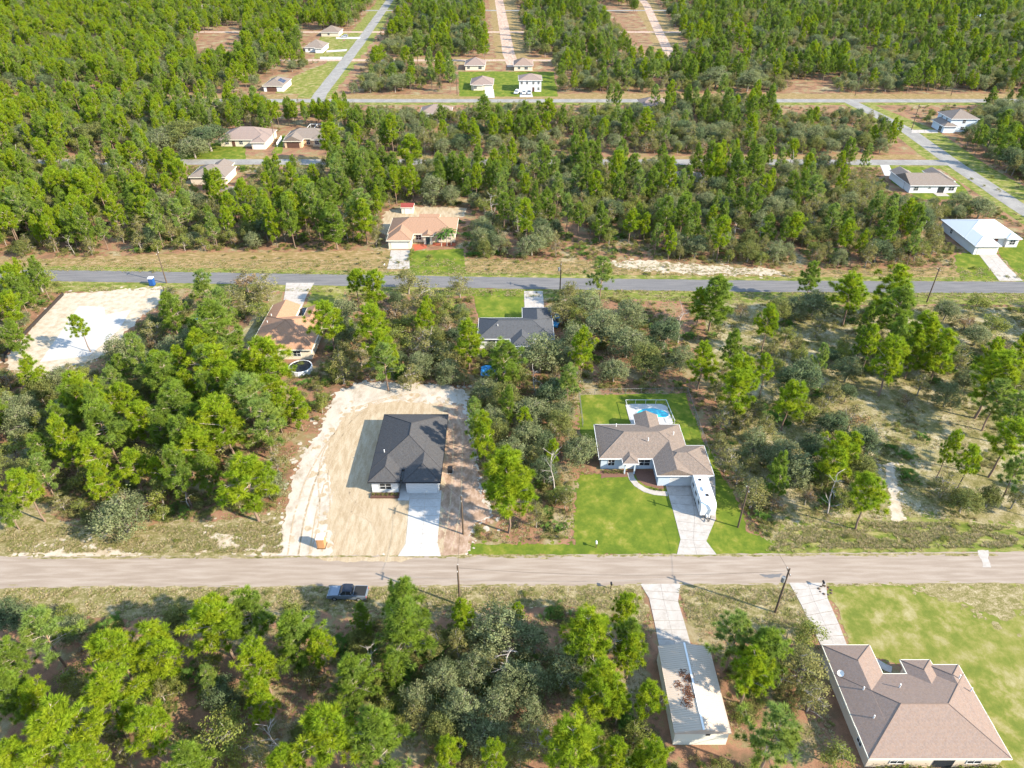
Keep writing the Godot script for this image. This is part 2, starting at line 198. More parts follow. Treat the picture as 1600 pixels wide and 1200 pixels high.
func part(g, nm: String, parent: Node, mat: Material = null) -> MeshInstance3D:
	var o := MeshInstance3D.new()
	o.mesh = g.mesh(mat) if g is Geo else g
	if parent == self:
		o.name = named(nm)
		add_child(o)
	else:
		o.name = nm
		parent.add_child(o, true)
	return o


# ------------------------------------------------------------------ materials
func lin(r: float, g: float, b: float) -> Color:
	return Color(r, g, b).linear_to_srgb()


func ramp(stops: Array) -> Gradient:
	var g := Gradient.new()
	var off := PackedFloat32Array()
	var cols := PackedColorArray()
	for s in stops:
		off.append(s[0])
		cols.append(lin(s[1], s[2], s[3]))
	g.offsets = off
	g.colors = cols
	return g


func noise_tex(stops: Array, freq: float, octaves: int, sd: int, size := 512, kind := FastNoiseLite.TYPE_SIMPLEX_SMOOTH, gain := 0.7) -> NoiseTexture2D:
	var n := FastNoiseLite.new()
	n.noise_type = kind
	n.seed = sd
	n.frequency = freq
	n.fractal_octaves = octaves
	n.fractal_gain = gain
	var t := NoiseTexture2D.new()
	t.width = size
	t.height = size
	t.seamless = true
	t.seamless_blend_skirt = 0.3
	t.normalize = true
	t.noise = n
	t.color_ramp = ramp(stops)
	return t


func plain(r: float, g: float, b: float, rough := 0.8, metal := 0.0) -> StandardMaterial3D:
	var m := StandardMaterial3D.new()
	m.albedo_color = lin(r * 0.84, g * 0.84, b * 0.84)
	m.roughness = rough
	m.metallic = metal
	m.metallic_specular = 0.3
	return m


func soil(tex: Texture2D, metres: Vector3, detail: Texture2D = null, dm := 2.3) -> StandardMaterial3D:
	var m := StandardMaterial3D.new()
	m.albedo_texture = tex
	m.albedo_color = lin(0.82, 0.82, 0.82)
	m.uv1_triplanar = true
	m.uv1_world_triplanar = true
	m.uv1_scale = Vector3(1.0 / metres.x, 1.0 / metres.y, 1.0 / metres.z)
	m.roughness = 0.95
	m.metallic_specular = 0.15
	if detail:
		m.detail_enabled = true
		m.detail_albedo = detail
		m.detail_blend_mode = BaseMaterial3D.BLEND_MODE_MUL
		m.detail_uv_layer = BaseMaterial3D.DETAIL_UV_2
		m.uv2_triplanar = true
		m.uv2_world_triplanar = true
		m.uv2_scale = Vector3.ONE / dm
	return m


func shingle_tex(r: float, g: float, b: float, spread: float, sd: int) -> ImageTexture:
	var w := 256
	var im := Image.create(w, w, false, Image.FORMAT_RGB8)
	var q := RandomNumberGenerator.new()
	q.seed = sd
	for row in 16:
		var x := q.randi_range(-12, 0)
		while x < w:
			var len := q.randi_range(12, 22)
			var k := 1.0 + q.randf_range(-spread, spread)
			var tint := q.randf_range(-0.05, 0.05)
			var cc := lin(r * k * (1.0 + tint), g * k, b * k * (1.0 - tint))
			im.fill_rect(Rect2i(maxi(x, 0), row * 16, mini(len, w - maxi(x, 0)), 16), cc)
			x += len
		im.fill_rect(Rect2i(0, row * 16, w, 1), lin(r * 0.72, g * 0.72, b * 0.72))   # the butt edge of each course of shingles
	for i in 9000:
		var p := Vector2i(q.randi() % w, q.randi() % w)
		im.set_pixelv(p, im.get_pixelv(p).lightened(0.12) if i % 2 else im.get_pixelv(p).darkened(0.15))
	return ImageTexture.create_from_image(im)


func shingle(r: float, g: float, b: float, spread := 0.13, sd := 1) -> StandardMaterial3D:
	var m := StandardMaterial3D.new()
	m.albedo_texture = shingle_tex(r * 0.87, g * 0.87, b * 0.87, spread, sd)
	m.detail_enabled = true
	m.detail_albedo = M.mottle
	m.detail_blend_mode = BaseMaterial3D.BLEND_MODE_MUL
	m.detail_uv_layer = BaseMaterial3D.DETAIL_UV_2
	m.uv2_triplanar = true
	m.uv2_world_triplanar = true
	m.uv2_scale = Vector3.ONE / 5.3
	m.uv1_scale = Vector3(0.42, 0.42, 1)
	m.roughness = 0.92
	m.metallic_specular = 0.2
	return m


func materials() -> void:
	var speck := noise_tex([[0.0, 0.5, 0.5, 0.5], [0.4, 0.85, 0.84, 0.82], [0.6, 1, 1, 1], [1.0, 1, 1, 1]], 0.06, 4, 31, 512, FastNoiseLite.TYPE_SIMPLEX_SMOOTH, 0.7)
	var clump := noise_tex([[0.0, 0.42, 0.45, 0.4], [0.45, 0.78, 0.8, 0.7], [0.62, 1, 1, 1], [1.0, 1, 1, 1]], 0.045, 5, 37, 512, FastNoiseLite.TYPE_CELLULAR, 0.6)
	M.mottle = noise_tex([[0.0, 0.78, 0.76, 0.74], [0.45, 0.94, 0.93, 0.92], [1.0, 1, 1, 1]], 0.02, 5, 43, 512)
	M.ground = soil(noise_tex([[0.0, 0.1, 0.075, 0.04], [0.25, 0.16, 0.105, 0.06], [0.4, 0.23, 0.125, 0.075], [0.5, 0.28, 0.15, 0.09], [0.58, 0.22, 0.165, 0.08], [0.72, 0.28, 0.225, 0.13], [1.0, 0.38, 0.31, 0.21]], 0.006, 7, 3, 1024), Vector3(64, 64, 64), speck, 5.3)
	M.scrub_floor = soil(noise_tex([[0.0, 0.12, 0.105, 0.04], [0.3, 0.18, 0.155, 0.06], [0.45, 0.24, 0.2, 0.095], [0.58, 0.3, 0.245, 0.14], [0.74, 0.38, 0.315, 0.21], [1.0, 0.5, 0.43, 0.33]], 0.009, 7, 5, 1024), Vector3(47, 47, 47), clump, 6.1)
	M.dry = soil(noise_tex([[0.0, 0.10, 0.1, 0.03], [0.34, 0.17, 0.15, 0.055], [0.52, 0.25, 0.2, 0.1], [0.64, 0.34, 0.27, 0.165], [1.0, 0.5, 0.42, 0.3]], 0.016, 8, 7, 1024, FastNoiseLite.TYPE_SIMPLEX_SMOOTH, 0.88), Vector3(39, 39, 26), clump, 3.7)
	M.verge_green = soil(noise_tex([[0.0, 0.075, 0.105, 0.018], [0.35, 0.12, 0.15, 0.025], [0.55, 0.19, 0.19, 0.05], [0.75, 0.28, 0.235, 0.1], [1.0, 0.42, 0.35, 0.22]], 0.01, 7, 9, 1024), Vector3(41, 41, 22), speck, 3.1)
	M.verge_dry2 = soil(noise_tex([[0.0, 0.1, 0.1, 0.03], [0.35, 0.19, 0.15, 0.055], [0.52, 0.26, 0.175, 0.08], [0.68, 0.33, 0.235, 0.125], [1.0, 0.5, 0.41, 0.3]], 0.014, 8, 11, 1024, FastNoiseLite.TYPE_SIMPLEX_SMOOTH, 0.85), Vector3(57, 57, 24), speck, 4.1)
	M.lawn = soil(noise_tex([[0.0, 0.07, 0.105, 0.014], [0.4, 0.1, 0.14, 0.017], [0.56, 0.135, 0.165, 0.021], [0.7, 0.18, 0.188, 0.03], [0.86, 0.24, 0.22, 0.06], [1.0, 0.33, 0.28, 0.13]], 0.008, 6, 13, 1024), Vector3(36, 36, 36), speck, 2.1)
	M.lawn_dry = soil(noise_tex([[0.0, 0.095, 0.125, 0.022], [0.35, 0.14, 0.158, 0.03], [0.5, 0.19, 0.185, 0.045], [0.66, 0.25, 0.22, 0.085], [1.0, 0.36, 0.31, 0.17]], 0.009, 6, 15, 1024), Vector3(43, 43, 43), speck, 2.7)
	M.sand_white = soil(noise_tex([[0.0, 0.3, 0.24, 0.17], [0.3, 0.4, 0.34, 0.27], [0.5, 0.46, 0.4, 0.33], [1.0, 0.53, 0.475, 0.405]], 0.012, 6, 17), Vector3(21, 21, 33), speck, 4.7)
	M.sand_tan = soil(noise_tex([[0.0, 0.3, 0.215, 0.13], [0.4, 0.365, 0.28, 0.18], [0.6, 0.41, 0.325, 0.22], [1.0, 0.47, 0.39, 0.285]], 0.012, 6, 19), Vector3(9, 9, 38), speck, 5.9)
	M.sand_mid = soil(noise_tex([[0.0, 0.33, 0.25, 0.16], [0.4, 0.42, 0.345, 0.25], [0.6, 0.46, 0.39, 0.3], [1.0, 0.52, 0.46, 0.37]], 0.012, 6, 18), Vector3(15, 15, 15), speck, 4.3)
	M.dirt = soil(noise_tex([[0.0, 0.2, 0.13, 0.085], [0.4, 0.3, 0.2, 0.135], [0.6, 0.36, 0.25, 0.18], [1.0, 0.46, 0.36, 0.28]], 0.014, 6, 20), Vector3(11, 11, 19), speck, 2.9)  # brownish pink ground tone, browner than the tan soil beside it
	M.sand_rut = soil(noise_tex([[0.0, 0.3, 0.22, 0.135], [1.0, 0.42, 0.33, 0.225]], 0.03, 5, 24, 256), Vector3(5, 5, 5))
	M.asphalt_sandy = soil(noise_tex([[0.0, 0.25, 0.195, 0.152], [0.4, 0.285, 0.225, 0.176], [0.6, 0.312, 0.25, 0.198], [1.0, 0.35, 0.29, 0.235]], 0.01, 5, 21, 1024, FastNoiseLite.TYPE_SIMPLEX_SMOOTH, 0.5), Vector3(90, 30, 9), speck, 1.7)
	M.asphalt_grey = soil(noise_tex([[0.0, 0.12, 0.115, 0.115], [0.5, 0.16, 0.152, 0.15], [1.0, 0.21, 0.195, 0.185]], 0.01, 6, 23), Vector3(60, 30, 6), speck, 1.9)
	M.asphalt_pale = soil(noise_tex([[0.0, 0.2, 0.185, 0.17], [0.5, 0.25, 0.235, 0.215], [1.0, 0.32, 0.3, 0.27]], 0.01, 6, 25), Vector3(30, 30, 40), speck, 1.9)
	M.dirt_road = soil(noise_tex([[0.0, 0.33, 0.22, 0.16], [0.5, 0.42, 0.3, 0.23], [1.0, 0.5, 0.4, 0.32]], 0.01, 5, 26), Vector3(12, 30, 60), speck, 2.9)
	M.concrete = soil(noise_tex([[0.0, 0.33, 0.29, 0.25], [0.5, 0.4, 0.36, 0.32], [1.0, 0.45, 0.415, 0.375]], 0.012, 6, 27), Vector3(9, 9, 9), speck, 2.9)
	M.concrete_white = soil(noise_tex([[0.0, 0.38, 0.355, 0.33], [0.5, 0.44, 0.42, 0.395], [1.0, 0.49, 0.475, 0.455]], 0.02, 6, 29), Vector3(8, 8, 8), speck, 2.3)
	M.mulch = soil(noise_tex([[0.0, 0.08, 0.04, 0.03], [0.5, 0.16, 0.085, 0.06], [1.0, 0.26, 0.15, 0.11]], 0.05, 5, 33), Vector3(4, 4, 4))
	M.mulch_red = soil(noise_tex([[0.0, 0.2, 0.05, 0.025], [0.5, 0.34, 0.09, 0.05], [1.0, 0.42, 0.15, 0.09]], 0.05, 5, 35), Vector3(4, 4, 4))
	M.leaf = StandardMaterial3D.new()
	M.leaf.vertex_color_use_as_albedo = true
	M.leaf.roughness = 0.7
	M.leaf.metallic_specular = 0.25
	M.leaf.backlight_enabled = true
	M.leaf.backlight = lin(1.0, 1.0, 1.0)
	M.bark = StandardMaterial3D.new()
	M.bark.vertex_color_use_as_albedo = true
	M.bark.roughness = 0.95
	M.bark.metallic_specular = 0.1
	M.white = plain(0.62, 0.61, 0.59)
	M.trim = plain(0.66, 0.64, 0.6)
	M.cream = plain(0.62, 0.53, 0.4)
	M.cream_pale = plain(0.66, 0.62, 0.5)
	M.blue_grey = plain(0.42, 0.48, 0.53)
	M.pale_blue = plain(0.5, 0.56, 0.6)
	M.beige = plain(0.55, 0.46, 0.36)
	M.orange_beige = plain(0.55, 0.38, 0.23)
	M.grey_wall = plain(0.55, 0.55, 0.53)
	M.brown = plain(0.1, 0.05, 0.035)
	M.door_dark = plain(0.03, 0.05, 0.05, 0.5)
	M.glass = plain(0.025, 0.03, 0.035, 0.08)
	M.glass.metallic_specular = 0.5
	M.black = plain(0.015, 0.015, 0.017, 0.6)
	M.rubber = plain(0.02, 0.02, 0.02, 0.85)
	M.metal = plain(0.45, 0.46, 0.47, 0.4, 0.6)
	M.wood_pole = soil(noise_tex([[0.0, 0.07, 0.05, 0.035], [1.0, 0.17, 0.125, 0.09]], 0.03, 4, 41, 256), Vector3(0.5, 4, 0.5))
	M.roof_dark = shingle(0.07, 0.067, 0.066, 0.14, 1)
	M.roof_charcoal = shingle(0.075, 0.077, 0.082, 0.14, 2)
	M.roof_taupe = shingle(0.185, 0.145, 0.118, 0.16, 3)
	M.roof_brown = shingle(0.225, 0.163, 0.13, 0.09, 4)
	M.roof_tan = shingle(0.29, 0.175, 0.115, 0.12, 5)
	M.roof_terracotta = shingle(0.36, 0.195, 0.115, 0.12, 9)
	M.roof_pink = shingle(0.225, 0.17, 0.145, 0.12, 6)
	M.roof_greybrown = shingle(0.19, 0.155, 0.13, 0.13, 7)
	M.roof_white = plain(0.44, 0.45, 0.46, 0.45, 0.0)
	M.roof_cream = plain(0.48, 0.385, 0.295, 0.6, 0.0)
	M.roof_red = shingle(0.22, 0.05, 0.04, 0.12, 8)
	M.solar = plain(0.012, 0.016, 0.035, 0.12)
	M.pool_water = plain(0.02, 0.34, 0.42, 0.05)
	M.pool_water.metallic_specular = 0.5
	M.tarp = plain(0.02, 0.16, 0.38, 0.6)
	M.paint_white = plain(0.7, 0.71, 0.72, 0.25)
	M.paint_white.clearcoat_enabled = true
	M.paint_white.clearcoat = 0.6
	M.paint_silver = plain(0.42, 0.45, 0.48, 0.3, 0.3)
	M.paint_slate = plain(0.17, 0.2, 0.24, 0.25, 0.2)
	M.paint_dark = plain(0.02, 0.024, 0.035, 0.15)
	M.paint_red = plain(0.35, 0.02, 0.02, 0.3)
	M.paint_blue = plain(0.04, 0.25, 0.5, 0.3)
	M.toilet_blue = plain(0.02, 0.08, 0.25, 0.5)
	M.toilet_tan = plain(0.42, 0.22, 0.1, 0.6)
	M.silt = plain(0.035, 0.028, 0.025, 0.8)
	M.vinyl = plain(0.7, 0.69, 0.67, 0.5)
	M.galv = plain(0.22, 0.22, 0.21, 0.6, 0.3)


# ------------------------------------------------------------------ ground
func pts_of(flat: Array) -> PackedVector2Array:
	var p := PackedVector2Array()
	for i in range(0, flat.size(), 2):
		p.append(Vector2(flat[i], flat[i + 1]))
	return p


func ragged(p: PackedVector2Array, amp: float, sd: int) -> PackedVector2Array:
	if amp <= 0.0:
		return p
	var n := FastNoiseLite.new()
	n.seed = sd
	n.frequency = 0.3
	n.fractal_octaves = 5
	n.fractal_gain = 0.55
	for shrink in [1.0, 0.6, 0.35]:
		var o := PackedVector2Array()
		for i in p.size():
			var a := p[i]
			var b := p[(i + 1) % p.size()]
			var step := 0.3 if a.y > -125.0 else 0.9
			if a.y < -240.0 or absf(a.x) > 250.0:
				step = 4.0
			var k := maxi(1, int(a.distance_to(b) / step))
			for j in k:
				var q := a.lerp(b, float(j) / k)
				o.append(q + Vector2(n.get_noise_2d(q.x, q.y), n.get_noise_2d(q.x + 300.0, q.y + 90.0)) * amp * 1.5 * shrink)
		if not Geometry2D.triangulate_polygon(o).is_empty():
			return o
	return p


func sheet_mesh(p: PackedVector2Array, y: float, mat: Material, thick := 0.0) -> ArrayMesh:
	var g := Geo.new()
	var t := Geometry2D.triangulate_polygon(p)
	if t.is_empty():
		print("untriangulated sheet at ", p[0])
	for i in range(0, t.size(), 3):
		g.tri(Vector3(p[t[i]].x, y, p[t[i]].y), Vector3(p[t[i + 1]].x, y, p[t[i + 1]].y), Vector3(p[t[i + 2]].x, y, p[t[i + 2]].y))
	if thick > 0.0:
		for i in p.size():
			var a := p[i]
			var b := p[(i + 1) % p.size()]
			g.quad(Vector3(a.x, y, a.y), Vector3(b.x, y, b.y), Vector3(b.x, y - thick, b.y), Vector3(a.x, y - thick, a.y))
	return g.mesh(mat)


func edge_patches(p: PackedVector2Array, y: float, amp: float, mat: Material, m: ArrayMesh) -> ArrayMesh:   # islands of the same matter beyond a ragged edge
	var g := Geo.new()
	var q := RandomNumberGenerator.new()
	q.seed = int(p[0].x * 10.0) + p.size()
	var made := 0
	for i in p.size():
		var a := p[i]
		var b := p[(i + 1) % p.size()]
		if absf(a.x) > 140.0 or a.y < -215.0 or a.distance_to(b) > 3.0 or q.randf() > 0.75:
			continue
		var out := (b - a).orthogonal().normalized() * (1.0 if q.randf() < 0.5 else -1.0)
		var c := a + out * absf(q.randfn()) * (0.35 + amp * 0.75)
		var r := q.randf_range(0.08, 0.42) * (0.5 + minf(amp, 1.2))
		var yy := y + 0.0012 + 0.0001 * (made % 14)
		made += 1
		var e0 := Vector2.ZERO
		var first := Vector2.ZERO
		for k in 8:
			var e := c + Vector2.from_angle(TAU * k / 8.0) * r * q.randf_range(0.55, 1.3)
			if k == 0:
				first = e
			else:
				g.tri(Vector3(c.x, yy, c.y), Vector3(e0.x, yy, e0.y), Vector3(e.x, yy, e.y))
			e0 = e
		g.tri(Vector3(c.x, yy, c.y), Vector3(e0.x, yy, e0.y), Vector3(first.x, yy, first.y))
	var whole := Geo.new()
	var arr := m.surface_get_arrays(0)
	whole.v = arr[Mesh.ARRAY_VERTEX]
	whole.c = arr[Mesh.ARRAY_COLOR]
	whole.uv = arr[Mesh.ARRAY_TEX_UV]
	whole.v.append_array(g.v)
	whole.c.append_array(g.c)
	whole.uv.append_array(g.uv)
	return whole.mesh(mat)


func keep_clear(p: PackedVector2Array) -> void:
	solid_polys.append(p)
	solid_boxes.append(box_of(p))


func box_of(p: PackedVector2Array) -> Rect2:
	var r := Rect2(p[0], Vector2.ZERO)
	for q in p:
		r = r.expand(q)
	return r


func road(nm: String, line: Array, width: float, mat: Material, y := 0.03) -> void:
	var c := pts_of(line)
	var l := PackedVector2Array()
	var r := PackedVector2Array()
	for i in c.size():
		var d := (c[mini(i + 1, c.size() - 1)] - c[maxi(i - 1, 0)]).normalized().orthogonal() * width / 2.0
		l.append(c[i] + d)
		r.append(c[i] - d)
	r.reverse()
	var poly := PackedVector2Array(l)
	poly.append_array(r)
	keep_clear(poly)
	var n := FastNoiseLite.new()
	n.seed = int(line[0])
	n.frequency = 0.5
	var o := PackedVector2Array()
	for i in poly.size():
		var a := poly[i]
		var b := poly[(i + 1) % poly.size()]
		var k := maxi(1, int(a.distance_to(b) / (0.8 if a.y > -180.0 and absf(a.x) < 200.0 else 6.0)))
		for j in k:
			var q := a.lerp(b, float(j) / k)
			o.append(q + Vector2(n.get_noise_2d(q.x, q.y), n.get_noise_2d(q.y, q.x)) * 0.28)
	tag(part(sheet_mesh(o, y, mat), nm, self), "", "", "", "structure")


func ground() -> void:
	var g := Geo.new()
	g.quad(Vector3(-2600, 0, 300), Vector3(2600, 0, 300), Vector3(2600, 0, -4200), Vector3(-2600, 0, -4200))
	tag(part(g, "ground", self, M.ground), "", "", "", "structure")
	road("road", [-400, -71.5, -80, -71.7, 0, -72.0, 80, -72.7, 420, -75.5], 6.1, M.asphalt_sandy, 0.036)
	road("road", [-480, -176, -121, -171.8, -68, -170, 0, -167.5, 67, -165.6, 133, -165.0, 420, -165.0], 6.5, M.asphalt_grey, 0.036)
	road("road", [-480, -267.2, -68, -267.4, 120, -267.2, 164, -266.5], 6.4, M.asphalt_pale, 0.034)
	road("road", [-700, -361, 0, -361, 700, -361], 6.6, M.asphalt_pale, 0.034)
	road("road", [170, -40, 166, -120, 164.2, -220, 165.5, -262, 168.5, -310, 166, -335, 163, -362], 6.6, M.asphalt_pale, 0.04)
	road("road", [-94.5, -358, -96, -375, -101, -510, -112, -736, -124, -1000], 6.8, M.asphalt_pale, 0.04)
	road("road", [1, -440, -2, -478, -12, -736, -20, -950], 7.5, M.dirt_road, 0.04)
	road("road", [-480, -462, -40, -459, 120, -459, 500, -459], 6.0, M.dirt_road, 0.034)
	road("road", [96, -455, 105, -560, 118, -700, 128, -900], 6.5, M.dirt_road, 0.04)
	road("road", [-700, -560, 700, -560], 6.0, M.dirt_road, 0.034)
	road("road", [-900, -668, 900, -668], 6.0, M.asphalt_pale, 0.034)
	var i := 0
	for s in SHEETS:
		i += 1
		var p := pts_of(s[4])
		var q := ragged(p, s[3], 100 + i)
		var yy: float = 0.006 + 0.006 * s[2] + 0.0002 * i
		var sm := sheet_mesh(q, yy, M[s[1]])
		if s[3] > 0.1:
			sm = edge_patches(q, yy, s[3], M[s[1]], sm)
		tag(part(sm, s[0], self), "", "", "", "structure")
		if s[0] != "scrub_clearing":
			keep_clear(p)
	var drift := Geo.new()
	for i2 in 900:
		var x := rng.randf_range(-75.0, 75.0)
		var north := rng.randf() < 0.5
		var z := -71.95 - x * 0.005 + (-1.0 if north else 1.0) * (3.05 - absf(rng.randfn()) * 0.22)
		var lx := rng.randf_range(0.15, 1.1)
		var lz := rng.randf_range(0.05, 0.2)
		var y2 := 0.0385 + 0.0001 * (i2 % 30)
		for k in 8:
			var a0 := TAU * k / 8.0
			var a1 := TAU * (k + 1) / 8.0
			drift.tri(Vector3(x, y2, z), Vector3(x + cos(a0) * lx, y2, z + sin(a0) * lz), Vector3(x + cos(a1) * lx, y2, z + sin(a1) * lz))
	tag(part(drift, "sand_drift", self, M.dry), "pale sand drifted over the edges of the sandy road", "sand", "", "stuff")
	for pt in [[[72.9, -76.1, 74.4, -76.1, 73.0, -72.6, 71.7, -72.6], "concrete"], [[-30, -74.6, -15, -74.7, -17, -73.6, -29, -73.9], "sand_tan"], [[37.2, -71.2, 41.0, -71.3, 40.2, -70.6, 37.8, -70.6], "asphalt_grey"]]:
		tag(part(sheet_mesh(ragged(pts_of(pt[0]), 0.3, 7), 0.042, M[pt[1]]), "road_patch", self), "", "", "", "structure")
	var ruts := Geo.new()
	for tr in [[-34, -75.2, -35.2, -86, -34.6, -97, -31.5, -108, -26, -115], [-32.4, -75.2, -33.4, -88, -32.6, -100, -29, -111, -22, -117], [-30.5, -75.4, -31, -84, -33.5, -95, -33, -104, -29.5, -113, -19, -117.5], [-10.3, -75.4, -9.6, -84, -9.8, -95, -11, -108, -16, -115.5], [-27, -75.5, -27.5, -83, -26.8, -92, -27.5, -104], [-20, -76, -22, -82, -27, -86, -30, -92]]:
		var c := Curve2D.new()
		var tp := pts_of(tr)
		for k in tp.size():
			var dir := (tp[mini(k + 1, tp.size() - 1)] - tp[maxi(k - 1, 0)]) * 0.22
			c.add_point(tp[k], -dir, dir)
		var b := c.tessellate_even_length(5, 0.5)
		for side in [-0.85, 0.85]:
			for k in b.size() - 1:
				if rng.randf() < 0.18:
					continue
				var n0: Vector2 = (b[k + 1] - b[k]).normalized().orthogonal()
				var o0: Vector2 = b[k] + n0 * (side + rng.randf_range(-0.03, 0.03))
				var o1: Vector2 = b[k + 1] + n0 * (side + rng.randf_range(-0.03, 0.03))
				var hw := rng.randf_range(0.07, 0.14)
				ruts.quad(Vector3(o0.x - n0.x * hw, 0.0435, o0.y - n0.y * hw), Vector3(o1.x - n0.x * hw, 0.0435, o1.y - n0.y * hw), Vector3(o1.x + n0.x * hw, 0.0435, o1.y + n0.y * hw), Vector3(o0.x + n0.x * hw, 0.0435, o0.y + n0.y * hw))
	tag(part(ruts, "tyre_tracks", self, M.sand_rut), "tyre tracks of darker damp soil curving over the sand lot", "tyre tracks", "", "stuff")
	for d in DRIVES:
		var l := pts_of(d[2])
		var r := pts_of(d[3])
		var root := base("driveway", Vector3.ZERO)
		tag(root, "", "", "", "structure")
		var total := 0.0
		for k in l.size() - 1:
			total += l[k].distance_to(l[k + 1])
		var outline := PackedVector2Array(l)
		var rr := r.duplicate()
		rr.reverse()
		outline.append_array(rr)
		keep_clear(outline)
		for k in l.size() - 1:
			var n := maxi(1, roundi(d[1] * l[k].distance_to(l[k + 1]) / total))
			for j in n:
				var gap := 0.03
				var len := l[k].distance_to(l[k + 1]) / n
				var f0 := (j + gap / len) / n
				var f1 := (j + 1 - gap / len) / n
				for half in 2:
					var a := l[k].lerp(l[k + 1], f0)
					var b := r[k].lerp(r[k + 1], f0)
					var c := r[k].lerp(r[k + 1], f1)
					var e := l[k].lerp(l[k + 1], f1)
					var w0 := 0.0 if half == 0 else 0.503
					var w1 := 0.497 if half == 0 else 1.0
					part(sheet_mesh(PackedVector2Array([a.lerp(b, w0), a.lerp(b, w1), e.lerp(c, w1), e.lerp(c, w0)]), 0.06, M[d[0]], 0.06), "slab", root)


# ------------------------------------------------------------------ plants
func pick(cols: Array, q: RandomNumberGenerator) -> Color:
	var c: Array = cols[q.randi() % cols.size()]
	return Color(c[0], c[1], c[2])


func needle_tuft(g: Geo, at: Vector3, axis: Vector3, n: int, size: float, tone: Color, q: RandomNumberGenerator) -> void:
	for i in n:
		var d := (axis * 0.55 + Vector3(q.randfn(), q.randfn(), q.randfn()) * 0.75).normalized()
		var side := d.cross(Vector3(q.randfn(), q.randfn(), q.randfn())).normalized() * size * 0.06
		var l := size * q.randf_range(0.75, 1.2)
		var k := q.randf_range(0.85, 1.15)
		g.col = Color(tone.r * k, tone.g * k, tone.b * k)
		var a := at + d * l * 0.1
		g.tri(a + side, a - side, at + d * l)


func pine_mesh(sd: int, tones: Array, dense: float, low: float) -> Array:   # 12 m tall, crown 6 m across
	var q := RandomNumberGenerator.new()
	q.seed = sd
	var wood := Geo.new()
	var g := Geo.new()
	wood.col = Color(0.17, 0.12, 0.09)
	var p := Vector3.ZERO
	var spine := [p]
	for i in 6:
		p += Vector3(q.randf_range(-0.22, 0.22), 1.93, q.randf_range(-0.22, 0.22))
		spine.append(p)
	for i in 6:
		wood.col = Color(0.17, 0.12, 0.09) if i < 3 else Color(0.23, 0.15, 0.1)
		wood.tube(spine[i], spine[i + 1], 0.19 - 0.028 * i, 0.19 - 0.028 * (i + 1), 7)
	var lop := q.randf() * TAU
	var nb := int(34 * dense)
	for i in nb:
		var t := (i + q.randf()) / nb            # 0 at the crown's foot, 1 at the top
		var h := lerpf(12.0 * low, 11.5, t)
		var s := h / 1.93
		var root: Vector3 = spine[mini(int(s), 5)].lerp(spine[mini(int(s), 5) + 1], minf(s - int(s), 1.0))
		var az := i * 2.399 + q.randf_range(-0.5, 0.5)
		var reach := 3.1 * (0.62 + 0.5 * sin(PI * clampf(t * 0.85 + 0.18, 0, 1))) * q.randf_range(0.62, 1.12) * (1.0 - 0.62 * t * t)
		reach *= 1.0 + 0.22 * cos(az - lop)
		var rise := lerpf(0.08, 0.75, t) + q.randf_range(-0.1, 0.2)
		var d := Vector3(cos(az), rise, sin(az)).normalized()
		var tip := root + d * reach + Vector3.UP * reach * 0.08
		wood.col = Color(0.3, 0.245, 0.2)
		wood.tube(root, tip, 0.06, 0.018, 3)
		var tone := pick(tones, q)
		var k2 := q.randf_range(0.85, 1.15)
		tone = Color(tone.r * k2, tone.g * k2, tone.b * k2)
		var nt := int((1.6 + reach * 1.55) * (0.75 + 0.4 * dense))
		for j in nt:
			var f := 1.0 - (float(j) / nt) * 0.7 + q.randf_range(-0.06, 0.06)
			var spread := 0.62 if j else 0.15
			var at := root.lerp(tip, f) + Vector3(clampf(q.randfn(), -1.5, 1.5) * spread, clampf(q.randfn(), -1.5, 1.5) * 0.26 + 0.12, clampf(q.randfn(), -1.5, 1.5) * spread) * 0.8
			wood.tube(root.lerp(tip, clampf(f - 0.15, 0, 1)), at, 0.025, 0.012, 3)
			needle_tuft(g, at, (d * 0.6 + Vector3.UP).normalized(), 78, q.randf_range(0.5, 0.8), tone, q)
	return [wood.mesh(M.bark), g.mesh(M.leaf)]


func leaf_clump(g: Geo, at: Vector3, nrm: Vector3, size: float) -> void:
	var s := nrm.cross(Vector3(0.3, 0.9, -0.2)).normalized()
	var t := nrm.cross(s)
	g.quad(at - s * size, at - t * size * 0.62, at + s * size, at + t * size * 0.62)


